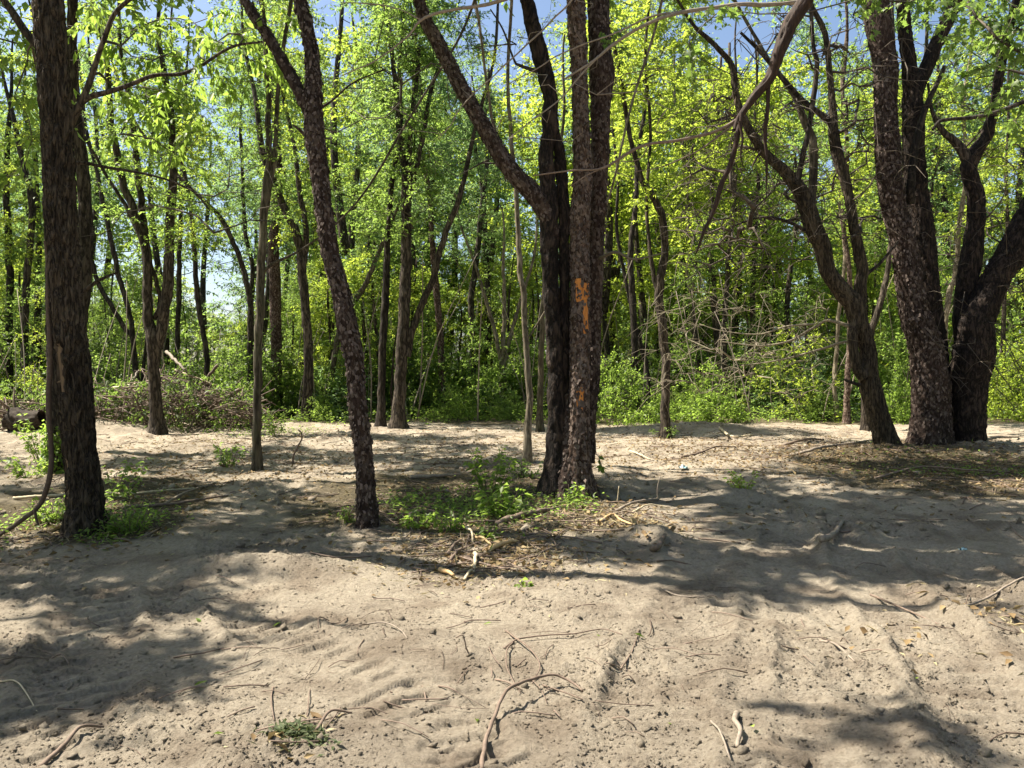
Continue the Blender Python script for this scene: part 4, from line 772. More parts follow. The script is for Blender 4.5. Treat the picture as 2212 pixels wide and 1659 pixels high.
# further back, feet hidden by the thicket; depth given
BACK = [('distant_trunk_tree', 'dark trunk at the picture edge, first of three beyond the ridged tree', 22, 29, [(20, 700, 15), (22, 600, 15), (16, 480, 14), (14, 380, 13)], 'darkbark', [(0, 'leaf_green', 5, .8)]),
        ('distant_trunk_tree', 'curving trunk, middle one of three beyond the ridged tree', 52, 28, [(54, 690, 15), (56, 620, 15), (66, 520, 14), (68, 430, 14), (45, 330, 12)], 'midbark', [(1, 'leaf_yellow', 5, .8)]),
        ('distant_trunk_tree', 'trunk showing close beside the ridged tree, last of the three there', 82, 30, [(82, 680, 14), (82, 600, 14), (84, 500, 13), (78, 400, 12)], 'midbark', [(0, 'leaf_green', 5.5, .9)]),
        ('tilted_tree', 'thin black stem tilting away from the forked tree, lower of two against the sky gap', 300, 27, [(290, 745, 9), (267, 706, 10), (240, 660, 10), (213, 613, 10), (198, 560, 9), (180, 500, 8)], 'darkbark', [(5, 'leaf_cool', 7, .8)]),
        ('tilted_tree', 'black tilted stem close behind the forked tree, upper of two against the sky gap', 300, 26, [(286, 720, 11), (275, 660, 11), (258, 600, 11), (247, 553, 11), (232, 480, 10), (215, 400, 9)], 'darkbark', [(5, 'leaf_green', 7, .8)]),
        ('upright_pole_tree', 'thin upright pole of a tree just past the V of the forked tree', 384, 27, [(384, 726, 11), (386, 640, 11), (387, 553, 10), (390, 470, 9)], 'darkbark', [(3, 'leaf_green', 5.5, .8)]),
        ('crooked_tree', 'crooked thin black tree over the middle of the brush pile', 448, 25, [(447, 793, 12), (442, 733, 12), (428, 653, 12), (421, 553, 11), (416, 500, 10), (410, 430, 9)], 'darkbark', [(4, 'leaf_yellow', 5, .7)]),
        ('arching_tree', 'arching tree bowing away to one side behind the slim straight trunk', 540, 25, [(540, 800, 13), (541, 720, 13), (538, 640, 13), (522, 570, 12), (500, 515, 11), (472, 465, 10), (440, 432, 9), (400, 395, 8)], 'midbark', [(3, 'leaf_green', 6, .8)]),
        ('forked_pole_tree', 'forked pole tree showing between the slim straight trunk and the lichen-scaled one', 556, 29, [(545, 700, 9), (540, 640, 10), (545, 580, 10), (530, 500, 9), (525, 400, 8), (520, 300, 7)], 'midbark', [(1, 'leaf_cool', 6, .8)]),
        ('mottled_tree', 'mottled straight trunk rising from the dark thicket past the slanting limb', 955, 26, [(955, 850, 16), (952, 740, 15), (942, 620, 15), (935, 540, 13), (930, 450, 12)], 'greyflake', [(1, 'leaf_cool', 5.5, .9), (3, 'leaf_green', 5, .8)]),
        ('thicket_trunk_tree', 'grey trunk behind the fan-stemmed tree, set slightly to one side', 1022, 31, [(1020, 720, 13), (1018, 640, 14), (1030, 560, 13), (1038, 470, 12), (1050, 380, 10)], 'midbark', [(1, 'leaf_cool', 5.5, .9)]),
        ('thicket_trunk_tree', 'dark trunk directly behind the top of the fan-stemmed tree', 1056, 32, [(1056, 720, 13), (1054, 640, 13), (1052, 560, 12), (1046, 470, 11)], 'darkbark', [(0, 'leaf_cool', 6, .9)]),
        ('shaded_pair_tree', 'upright trunk of the shaded pair between fused trunks and lone tree', 1370, 26, [(1371, 830, 15), (1370, 720, 15), (1364, 600, 14), (1362, 540, 13), (1372, 450, 11)], 'darkbark', [(0, 'leaf_yellow', 7.5, .8)]),
        ('shaded_pair_tree', 'slanting trunk of the shaded pair between fused trunks and lone tree', 1402, 27, [(1398, 800, 11), (1382, 740, 11), (1368, 680, 10), (1350, 600, 9), (1335, 520, 8)], 'darkbark', []),
        ('pale_trunk_tree', 'straight pale sunlit trunk far in the wood beyond the lone tree', 1496, 30, [(1496, 780, 14), (1493, 680, 14), (1490, 590, 13), (1488, 500, 12), (1480, 380, 10)], 'palebark', [(1, 'leaf_yellow', 6, .9)]),
        ('grey_pole_tree', 'grey pole tree behind the pale dead twigs, above the second bright bush', 1565, 27, [(1565, 836, 10), (1565, 720, 11), (1570, 620, 11), (1576, 540, 10), (1585, 430, 9)], 'midbark', [(0, 'leaf_yellow', 5.5, .8)]),
        ('dark_pole_tree', 'short stretch of dark pole trunk showing above the dead twigs', 1624, 29, [(1625, 720, 11), (1626, 620, 11), (1630, 540, 10), (1635, 430, 9)], 'darkbark', [(2, 'leaf_yellow', 5, .9)]),
        ('foot_lit_tree', 'pale mottled trunk low behind the twisted tree, thinner of two', 1806, 23.5, [(1806, 880, 10), (1803, 820, 10), (1808, 740, 9), (1815, 640, 8)], 'palebark', [(4, 'leaf_yellow', 4.5, .6)]),
        ('foot_lit_tree', 'dark mottled trunk low behind the twisted tree, thicker of two', 1829, 22.5, [(1829, 880, 14), (1832, 803, 13), (1838, 700, 12), (1835, 600, 11)], 'greyflake', [(0, 'leaf_green', 5, .7)]),
        ('slanting_dark_tree', 'slanting dark trunk in the gap between the twisted tree and the clump', 1868, 20, [(1872, 780, 16), (1882, 720, 15), (1897, 670, 14), (1908, 630, 13), (1917, 587, 12), (1926, 500, 10)], 'midbark', [(4, 'leaf_yellow', 4.8, .6)]),
        ('gap_tree', 'pale grey trunk seen in the gap inside the massive clump', 2040, 22, [(2040, 760, 13), (2042, 690, 13), (2052, 630, 12), (2066, 580, 11), (2070, 500, 10)], 'palebark', [(0, 'leaf_yellow', 4.8, .7)]),
        ('edge_trunk_tree', 'thin trunk past the far side of the massive clump', 2165, 26, [(2166, 800, 10), (2168, 700, 10), (2172, 600, 9), (2176, 500, 8)], 'midbark', [(0, 'leaf_yellow', 4, .8)])]
for nm, lb, bx, D, pts, mt, cr in BACK: mid_tree(nm, lb, (bx, 0), [pts], mt, cr, D=D, H=14)

# ------------------------------------------------------------------ bushes at the edge of the clearing
def bush(name, label, px, py, w, h, k, lm, D=None, group='bushes along the wood edge'):
    g = gnd(px, py) if D is None else at(px, HOR + F * EYE / D, D); g[2] = hz(g[0], g[1]); D = g[1]
    root = empty(name, g, label, 'bush', group); a = BUSH[k]; rad = (1.25, 1.5, 1.0, 1.5)[k]; hh = (1.7, 1.3, 2.3, 2.2)[k]
    s = w / F * D / 2 / rad; sz = h / F * D / hh; rz = rng.random() * 6.28
    for nm, me, mt in (('foliage', BM[k][0], lm), ('branchwork', BM[k][1], 'twig')):
        o = link(nm, me, M[mt], root, kind='stuff' if nm == 'branchwork' else None); o.rotation_euler = (0, 0, rz); o.scale = (s, s, sz)
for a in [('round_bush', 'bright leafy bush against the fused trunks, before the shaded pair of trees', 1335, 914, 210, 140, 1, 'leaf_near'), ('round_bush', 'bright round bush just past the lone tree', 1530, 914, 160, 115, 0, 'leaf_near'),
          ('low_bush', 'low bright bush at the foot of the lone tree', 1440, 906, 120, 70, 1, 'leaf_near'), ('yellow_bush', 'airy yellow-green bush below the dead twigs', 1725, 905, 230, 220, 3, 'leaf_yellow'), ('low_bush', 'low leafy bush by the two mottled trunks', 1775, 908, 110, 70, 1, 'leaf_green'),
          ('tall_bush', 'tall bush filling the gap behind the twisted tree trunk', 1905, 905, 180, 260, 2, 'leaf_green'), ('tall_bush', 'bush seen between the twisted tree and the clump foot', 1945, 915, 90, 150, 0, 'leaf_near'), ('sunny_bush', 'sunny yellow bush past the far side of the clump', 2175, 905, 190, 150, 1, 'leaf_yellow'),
          ('tall_bush', 'tall loose bush behind the sunny one past the clump', 2200, 895, 260, 300, 3, 'leaf_green'), ('dark_bush', 'dark dense bush under the mottled straight trunk', 930, 900, 170, 210, 0, 'leaf_dark_shade'), ('dark_bush', 'dense bush round the fan-stemmed tree foot', 1040, 900, 200, 190, 0, 'leaf_green'),
          ('dark_bush', 'tall dark bush beyond the pale sapling', 1130, 897, 150, 220, 2, 'leaf_dark_shade'), ('low_bush', 'low bush at the clearing rim beside the stout slanting-limb tree', 985, 908, 120, 70, 1, 'leaf_near'), ('low_bush', 'low bush in front of the fan-stemmed tree', 1100, 908, 110, 60, 1, 'leaf_green'),
          ('tall_bush', 'tall bush behind the slanting-limb tree and narrow tree', 840, 897, 170, 240, 2, 'leaf_dark_shade'), ('green_bush', 'green bush by the leaning sapling', 735, 905, 130, 150, 0, 'leaf_green'), ('green_bush', 'fresh green bush between the lichen-scaled and wavy trees', 630, 905, 110, 140, 0, 'leaf_near'),
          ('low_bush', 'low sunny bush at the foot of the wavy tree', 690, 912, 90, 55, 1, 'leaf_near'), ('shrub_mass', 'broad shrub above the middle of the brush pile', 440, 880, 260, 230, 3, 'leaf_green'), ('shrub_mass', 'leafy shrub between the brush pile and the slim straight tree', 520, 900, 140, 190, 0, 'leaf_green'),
          ('shrub_mass', 'broad shrub behind the forked tree foot', 270, 885, 250, 230, 3, 'leaf_green'), ('shrub_mass', 'broad tall shrub at the picture edge beyond the vine', 40, 890, 280, 270, 3, 'leaf_green'), ('shrub_mass', 'shaded shrub just beyond the ridged trunk', 150, 885, 200, 200, 2, 'leaf_dark_shade'),
          ('tall_bush', 'thin bush behind the shaded pair of trees', 1385, 892, 160, 220, 3, 'leaf_dark_shade'), ('tall_bush', 'bush behind the round bright one past the lone tree', 1600, 893, 220, 180, 3, 'leaf_dark_shade'), ('tall_bush', 'bush in shade behind the yellow airy one', 1680, 890, 200, 210, 3, 'leaf_dark_shade'),
          ('tall_bush', 'bush in the deep shade between lone tree and round bush', 1480, 893, 170, 190, 2, 'leaf_dark_shade'), ('tall_bush', 'shaded bush behind the two mottled trunks', 1820, 893, 160, 230, 2, 'leaf_green')]: bush(*a)

# ------------------------------------------------------------------ the far wood, one mass
def combo(name, parts):
    V, T, Q, A, mi = [], [], [], [], []; n = 0; faces_q, faces_t = [], []
    for k, acc in enumerate(parts):
        v = np.concatenate(acc.V); a = np.concatenate(acc.A)
        q = np.concatenate(acc.Q) + n if acc.Q else np.zeros((0, 4), int); t = np.concatenate(acc.T) + n if acc.T else np.zeros((0, 3), int)
        V.append(v); A.append(a); faces_q.append(q); faces_t.append(t); n += len(v)
    me = mesh(name, np.concatenate(V), faces_q + faces_t, {'v': np.concatenate(A)}, False)
    mi = np.concatenate([np.full(len(q), k) for k, q in enumerate(faces_q)] + [np.full(len(t), k) for k, t in enumerate(faces_t)]).astype(np.int32)
    me.polygons.foreach_set('material_index', mi); return me
def pattern_objects(cname, items):
    col = bpy.data.collections.new(cname)
    for nm, me, mats in items:
        me2 = me.copy()
        for m in mats: me2.materials.append(M[m])
        col.objects.link(bpy.data.objects.new(nm, me2))
    return col
def with_trunk(k, z0):
    lf, tw = CROWNS[k][0]; z = np.arange(-z0 - 0.3, 8, 0.4); P = np.stack([0.2 * np.sin(z * 0.5), 0.2 * np.cos(z * 0.6), z], -1)
    t2 = Acc(); t2.V, t2.Q, t2.T, t2.A, t2.n = list(tw.V), list(tw.Q), list(tw.T), list(tw.A), tw.n
    V, Q, Tn = tube(P, np.linspace(0.16, 0.04, len(z)), 8); t2.add(V, Q, Tn); return combo('far_tree', [lf, t2])
def scatter(name, col, pts, rot, scl, idx, label):
    me = bpy.data.meshes.new(name); me.from_pydata([tuple(map(float, p)) for p in pts], [], [])
    for nm, ty, dt in (('rz', 'FLOAT', rot), ('sc', 'FLOAT', scl), ('pick', 'INT', idx)):
        a = me.attributes.new(nm, ty, 'POINT'); a.data.foreach_set('value', np.asarray(dt, np.int32 if ty == 'INT' else np.float32))
    o = bpy.data.objects.new(name, me); scene.collection.objects.link(o); tag(o, label, None, None, 'stuff')
    g = bpy.data.node_groups.new(name, 'GeometryNodeTree'); g.interface.new_socket('Geometry', in_out='INPUT', socket_type='NodeSocketGeometry'); g.interface.new_socket('Geometry', in_out='OUTPUT', socket_type='NodeSocketGeometry')
    n, l = g.nodes, g.links; gi, go = n.new('NodeGroupInput'), n.new('NodeGroupOutput'); ci = n.new('GeometryNodeCollectionInfo'); ci.inputs[0].default_value = col; ci.inputs[1].default_value = True; ci.inputs[2].default_value = True
    ip = n.new('GeometryNodeInstanceOnPoints'); ip.inputs['Pick Instance'].default_value = True
    def attr(nm, ty):
        a = n.new('GeometryNodeInputNamedAttribute'); a.data_type = ty; a.inputs[0].default_value = nm; return a.outputs[0]
    cx = n.new('ShaderNodeCombineXYZ'); l.new(attr('rz', 'FLOAT'), cx.inputs[2]); er = n.new('FunctionNodeEulerToRotation'); l.new(cx.outputs[0], er.inputs[0]); l.new(er.outputs[0], ip.inputs['Rotation'])
    l.new(attr('sc', 'FLOAT'), ip.inputs['Scale']); l.new(attr('pick', 'INT'), ip.inputs['Instance Index'])
    l.new(gi.outputs[0], ip.inputs['Points']); l.new(ci.outputs[0], ip.inputs['Instance']); l.new(ip.outputs[0], go.inputs[0])
    md = o.modifiers.new('scatter', 'NODES'); md.node_group = g; return o
FAR_Z = 3.0
far_items = []
for k, lm in ((0, 'leaf_green'), (1, 'leaf_cool'), (2, 'leaf_yellow'), (3, 'leaf_green'), (4, 'leaf_yellow'), (5, 'leaf_cool'), (0, 'leaf_cool')):
    far_items.append(('far_tree_%d' % len(far_items), with_trunk(k, FAR_Z), (lm, 'midbark')))
far_col = pattern_objects('far_tree_patterns', far_items)
pts, rot, scl, idx = [], [], [], []
for y0, y1, n, zlo in ((27, 33, 7, 1.5), (33, 43, 46, 0.0), (43, 58, 64, -0.5), (58, 80, 64, -1.0)):
    for _ in range(n):
        y = rng.uniform(y0, y1); x = rng.uniform(-1, 1) * (y * 0.76 + 5); px = CX + F * x / y
        if 150 < px < 660 and rng.random() < 0.62: continue
        if 960 < px < 1150 and rng.random() < 0.35: continue
        s = rng.uniform(0.85, 1.3) * (1.0 if y < 33 else 1.25 if y < 43 else 1.5 if y < 58 else 1.8); pts.append((x, y, hz(x, y) + (FAR_Z * s if s < 1.3 else rng.uniform(2.5, 5)) + zlo * 0.6)); rot.append(rng.random() * 6.28); scl.append(s)
        w = np.array([2, 2, 1.2, 1.5, 1.0, 1.0, 1.2]); w = w + (np.array([0, 0, 5, 0, 5, 0, 0]) if 1300 < px < 1950 else 0); idx.append(rng.choice(7, p=w / w.sum()))
for _ in range(90):                                           # the last belt, leafy down to the ground
    y = rng.uniform(72, 100); x = rng.uniform(-1, 1) * (y * 0.76 + 8); s = rng.uniform(1.0, 1.5)
    pts.append((x, y, hz(x, min(y, 80)) + rng.uniform(0.0, 1.2))); rot.append(rng.random() * 6.28); scl.append(s); idx.append(rng.choice([0, 2, 4]))
for _ in range(120):                                          # the same wood goes on behind the camera and to both sides
    a = rng.uniform(0, 2 * math.pi); d = rng.uniform(17, 42); x, y = d * math.cos(a), 4 + d * math.sin(a)
    if y > 14 and abs(x) < y * 0.75 + 5: continue
    if abs(x) < 12 and y > -9: continue
    s = rng.uniform(1.0, 1.6); pts.append((x, y, hz(x, max(y, -5)) + 3.0)); rot.append(rng.random() * 6.28); scl.append(s); idx.append(rng.integers(0, 7))
for _ in range(12):
    y = rng.uniform(29, 40); x = rng.uniform(-1, 1) * y * 0.72; s = rng.uniform(1.0, 1.35); pts.append((x, y, rng.uniform(8, 10.5))); rot.append(rng.random() * 6.28); scl.append(s); idx.append(rng.integers(0, 7))
scatter('far_wood', far_col, pts, rot, scl, idx, 'mass of sunlit spring trees filling the distance behind the clearing')
ub_items = [('under_bush_%d' % i, combo('under_bush', list(BUSH[k])), (lm, 'twig')) for i, (k, lm) in enumerate([(0, 'leaf_green'), (2, 'leaf_dark_shade'), (3, 'leaf_green'), (3, 'leaf_yellow'), (1, 'leaf_cool')])]
ub_items += [('under_tree_%d' % i, with_trunk(k, 2.0), (lm, 'midbark')) for i, (k, lm) in enumerate([(2, 'leaf_yellow'), (4, 'leaf_yellow'), (3, 'leaf_green'), (0, 'leaf_green'), (4, 'leaf_near')])]
ub_col = pattern_objects('under_bush_patterns', ub_items); pts, rot, scl, idx = [], [], [], []
for y0, y1, n in ((25, 28, 16), (28, 36, 46), (36, 50, 60)):
    for _ in range(n):
        y = rng.uniform(y0, y1); x = rng.uniform(-1, 1) * (y * 0.76 + 4); pts.append((x, y, hz(x, y) - 0.05)); rot.append(rng.random() * 6.28); scl.append(rng.uniform(0.8, 1.7)); idx.append(rng.integers(0, 5))
for _ in range(150):                                           # young understory trees, leafy from knee height
    y = rng.uniform(26.5, 46); x = rng.uniform(-1, 1) * (y * 0.76 + 3); px = CX + F * x / y
    if 180 < px < 620 and rng.random() < 0.4: continue
    pts.append((x, y, hz(x, y) + rng.uniform(0.4, 1.6))); rot.append(rng.random() * 6.28); scl.append(rng.uniform(0.42, 0.72)); idx.append(rng.integers(5, 10))
scatter('undergrowth', ub_col, pts, rot, scl, idx, 'tangled undergrowth beneath the far trees')

# ------------------------------------------------------------------ brush pile and uprooted stump
def ground_pts(pts, lift=0.0, fine=True):
    out = []
    for p in pts:
        g = gnd(p[0], p[1]); out.append([g[0], g[1], hz(g[0], g[1], fine) + lift + (p[2] if len(p) > 2 else 0)])
    return np.array(out)
c = at(380, 800, 21.5); root = empty('brush_pile', (c[0], 21.5, 0), 'long heap of cut branches and wilted leaves behind the forked tree', 'brush pile')
big = [[(230, 905, .15), (300, 890, .5), (420, 885, .6)], [(395, 868, .3), (440, 862, .35), (500, 868, .3)], [(340, 915, .15), (400, 910, .2), (460, 912, .15)], [(205, 895, .3), (260, 880, .6), (330, 860, .9)], [(500, 880, .5), (530, 900, .3), (545, 915, .1)], [(430, 850, 1.0), (350, 815, 1.0), (290, 800, .9)],
       [(240, 840, 1.0), (330, 830, 1.2), (400, 860, .8)], [(360, 760, 1.2), (400, 800, 1.0), (440, 850, .7)], [(470, 790, 1.0), (430, 840, .8), (410, 890, .4)], [(210, 915, .2), (270, 912, .3), (330, 918, .2)], [(300, 800, 1.1), (270, 850, .8), (250, 900, .3)], [(520, 840, .8), (470, 870, .6), (420, 915, .2)], [(380, 800, 1.1), (460, 830, .9), (540, 860, .5)], [(215, 860, .8), (300, 900, .5), (380, 918, .2)],
       [(140, 800, 1.0), (190, 830, .8), (240, 860, .6)], [(60, 870, .5), (110, 850, .6), (170, 880, .4)]]
for i, b in enumerate(big):
    P = np.array([at(x, min(y, 912), 20.3 + rng.uniform(0, 1.8)) for x, y, h in b]); P[:, 2] = np.maximum(P[:, 2], 0.1); P = spline(P, 0.1); P += rng.normal(size=P.shape) * 0.012
    V, Q, Tn = tube(P, np.linspace(0.05, 0.018, len(P)) * rng.uniform(0.6, 1.3), 7); a = Acc(); a.add(V, Q, Tn, rng.random()); child(root, 'branch', a.mesh('branch'), M[('stickpale', 'stickgrey', 'stick')[i % 3]])
a, lf = Acc(), Acc(); K = 800
for i in range(K):
    px = rng.uniform(170, 560) if i % 6 else rng.uniform(0, 170); top = 815 + 50 * abs(px - 360) / 200; py = rng.uniform(min(top, 870), 922); D = rng.uniform(19.8, 22.2); c0 = at(px, py, D); c0[2] = max(c0[2], 0.06)
    d = unit(rng.normal(size=3) * (1, 0.6, 0.45)); L = rng.uniform(0.4, 1.6); P = np.stack([c0 - d * L / 2, c0 + rng.normal(size=3) * 0.07 * L, c0 + d * L / 2 + rng.normal(size=3) * 0.1]); P[:, 2] = np.maximum(P[:, 2], 0.03)
    V, Q, Tn = tube(spline(P, 0.2), rng.uniform(0.006, 0.018), 4); a.add(V, Q, Tn, rng.random() ** 1.5)
child(root, 'twig_tangle', a.mesh('twig_tangle'), M['stick'], kind='stuff')
cs = np.array([at(rng.uniform(0, 560), rng.uniform(820, 925), rng.uniform(19.6, 21.8)) for _ in range(230)]); cs[:, 2] = np.maximum(cs[:, 2], 0.08)
sprays(lf, None, cs, unit(rng.normal(size=cs.shape)), 4, 0.35, 9, 0.085, 0.042, 0.6); child(root, 'foliage', lf.mesh('foliage', False), M['leaf_dark_shade'])
lf = Acc(); cs2 = cs[::2] + rng.normal(size=cs[::2].shape) * 0.2; cs2[:, 2] = np.maximum(cs2[:, 2], 0.06); sprays(lf, None, cs2, unit(rng.normal(size=cs2.shape)), 4, 0.35, 9, 0.085, 0.04, 0.8); child(root, 'foliage', lf.mesh('foliage', False), M['leaf_wilted'], 'wilted grey-green leaves')
root = empty('uprooted_stump', gnd(45, 925), 'muddy uprooted stump with torn roots at the picture edge behind the vine', 'stump')
P = spline(np.array([at(30, 905, 19.2), at(60, 912, 19.0), at(95, 905, 18.9)]), 0.05); me, _, _ = trunk_tube(P, np.linspace(0.34, 0.2, len(P)), 'rotten', 36, seed=3, amp=0.08); child(root, 'stump_body', me, M['mudwood'])
for k in range(9):
    p0 = P[0] + rng.normal(size=3) * 0.1; d = unit(np.array([-0.6, -0.3, 0.4]) + rng.normal(size=3) * 0.7); L = rng.uniform(0.4, 0.9); Pp = spline(np.stack([p0, p0 + d * L * .5 + rng.normal(size=3) * .06, p0 + d * L + rng.normal(size=3) * .12]), 0.06)
    V, Q, Tn = tube(Pp, np.linspace(0.05, 0.012, len(Pp)), 7); a = Acc(); a.add(V, Q, Tn); child(root, 'root', a.mesh('root'), M['stick'])

# ------------------------------------------------------------------ saplings and weeds in the clearing
def plant(name, label, px, py, h, spread, ns, nl, L, W, lm='leaf_near', D=None, cat='plant', droop=0.25):
    g = gnd(px, py); g[2] = hz(g[0], g[1], True); root = empty(name, g, label, cat); st, lf = Acc(), Acc()
    for k in range(ns):
        a = rng.random() * 6.28; e = g + np.array([math.cos(a) * spread * rng.random() ** 0.6, math.sin(a) * spread * rng.random() ** 0.6, h * rng.uniform(0.55, 1.0)]); b = g + np.array([math.cos(a), math.sin(a), 0]) * spread * 0.25 * rng.random(); b[2] = hz(b[0], b[1]) - 0.02
        P = spline(np.stack([b, (b + e) / 2 + rng.normal(size=3) * 0.05 * h, e]), 0.03); V, Q, Tn = tube(P, np.linspace(0.005, 0.002, len(P)), 5); st.add(V, Q, Tn)
        i = rng.integers(int(len(P) * 0.25), len(P), nl); d = unit(rng.normal(size=(nl, 3)) * (1, 1, 0.3)); tip = i > len(P) * 0.9
        leaves(lf, P[i] + d * 0.015, unit(d - (0, 0, droop)), unit(rng.normal(size=(nl, 3)) * 0.5 + (0, 0, 1)), L * rng.uniform(0.6, 1.25, nl), W * rng.uniform(0.7, 1.2, nl))
    child(root, 'plant_stem', st.mesh('plant_stem'), M['stick'], kind='stuff'); child(root, 'foliage', lf.mesh('foliage', False), M[lm])
for a in [('sapling', 'tall leafy sapling clump beside the foot of the fused dark trunks', 1062, 1075, 0.62, 0.34, 12, 22, 0.085, 0.05, 'leaf_near'), ('weed', 'broad-leaved weed at the sunny rim below the tall sapling clump', 1075, 1120, 0.34, 0.26, 12, 12, 0.1, 0.052, 'leaf_near'),
          ('weed', 'low fresh weed touching the fused trunks foot on the camera side', 1238, 1088, 0.2, 0.17, 7, 9, 0.075, 0.05, 'leaf_near'), ('weed', 'bright little weed at the foot of the leaning flaky tree', 757, 1132, 0.14, 0.13, 16, 10, 0.035, 0.02, 'leaf_near'), ('sapling', 'leafy sapling next to the slim straight tree', 600, 945, 0.75, 0.5, 9, 26, 0.09, 0.05, 'leaf_green'),
          ('weed', 'weed tuft on the camera side of the slim straight tree', 492, 1010, 0.42, 0.35, 10, 18, 0.08, 0.045, 'leaf_green'), ('cut_sprig', 'cut leafy sprig lying out on the open sand before the twisted tree', 1602, 1062, 0.3, 0.28, 10, 20, 0.06, 0.032, 'leaf_near'), ('sapling', 'thin-stemmed sapling in shade just past the ridged trunk', 262, 1085, 0.72, 0.3, 5, 22, 0.08, 0.05, 'leaf_green'),
          ('weed', 'sunny weed patch between vine and ridged trunk foot', 118, 1128, 0.26, 0.26, 22, 14, 0.05, 0.032, 'leaf_near'), ('weed', 'shaded weed patch hugging the ridged trunk foot', 278, 1150, 0.26, 0.3, 22, 14, 0.05, 0.03, 'leaf_green'), ('sapling', 'tall bright sapling behind the vine', 95, 1000, 0.95, 0.5, 11, 28, 0.09, 0.045, 'leaf_near'), ('weed', 'small leafy weed where vine meets the ground', 60, 1035, 0.35, 0.4, 9, 16, 0.08, 0.045, 'leaf_near'),
          ('weed', 'low weed in the litter between the leaning flaky tree and the sapling clump', 900, 1140, 0.18, 0.24, 14, 9, 0.06, 0.04, 'leaf_near'), ('weed', 'small weed at the sandy rim of the litter, closest to the leaning tree', 870, 1095, 0.14, 0.18, 10, 8, 0.06, 0.04, 'leaf_green'), ('weed', 'narrow-leaved weed in front of the broad-leaved one', 975, 1150, 0.2, 0.22, 12, 10, 0.07, 0.03, 'leaf_near'), ('weed', 'single bright shoot at the edge of the splintered wood', 1060, 1162, 0.13, 0.08, 5, 7, 0.07, 0.035, 'leaf_near'),
          ('weed', 'dark weed patch between the pale sapling and the fused trunks', 1130, 1035, 0.3, 0.5, 22, 12, 0.06, 0.035, 'leaf_dark_shade'), ('weed', 'two-leaved seedling alone on the open sand', 1135, 1268, 0.06, 0.07, 6, 5, 0.06, 0.035, 'leaf_near'), ('weed', 'tuft at the foot of the lone tree', 1440, 948, 0.3, 0.5, 16, 14, 0.08, 0.03, 'leaf_green')]: plant(*a)
# broken leafy twig leaning on the fused trunks
root = empty('broken_twig', gnd(1302, 1010), 'broken twig with drooping dark leaves leaning on the fused trunks', 'twig')
a = Acc(); P = spline(np.stack([at(1277, 970, 9.6), at(1292, 985, 9.5), at(1298, 1002, 9.5), gnd(1304, 1018)]), 0.03); V, Q, Tn = tube(P, np.linspace(0.004, 0.012, len(P)), 6); a.add(V, Q, Tn); child(root, 'twig_stem', a.mesh('twig_stem'), M['stickgrey'])
a = Acc(); b = P[rng.integers(0, len(P) // 2, 14)]; leaves(a, b, unit(rng.normal(size=(14, 3)) * 0.5 - (0, 0, 1)), unit(rng.normal(size=(14, 3)) + (0, -1, 0)), 0.1, 0.05); child(root, 'foliage', a.mesh('foliage', False), M['leaf_dark_shade'])

# ------------------------------------------------------------------ sticks, roots and split wood that can be picked out one by one
def stick(name, label, pts, w, mt, arch=0.0, cat='stick', n=8, taper=0.55, rough=0.05, ends=None):
    G = ground_pts(pts); D = G[:, 1].mean(); r = w * 0.5 / F * D
    k = np.linspace(0, 1, len(G)); G[:, 2] += r * 0.7 + arch * np.sin(math.pi * k) + (0 if ends is None else np.interp(k, [0, 1], ends))
    C = spline(G, max(0.012, r)); rr = r * np.linspace(1, taper, len(C)) * (1 + rough * 3 * fbm(C * 40, 2)); C += np.stack([fbm(C * 12, 2), fbm(C * 12 + 7, 2), fbm(C * 12 + 3, 2)], -1) * r * 0.5
    V, Q, Tn = tube(C, rr, n); a = Acc(); a.add(V, Q, Tn, 0.5); me = a.mesh(name); c = G[0]; me.transform(Matrix.Translation(Vector([-float(v) for v in c])))
    return link(name, me, M[mt], None, label, cat, loc=[float(v) for v in c])
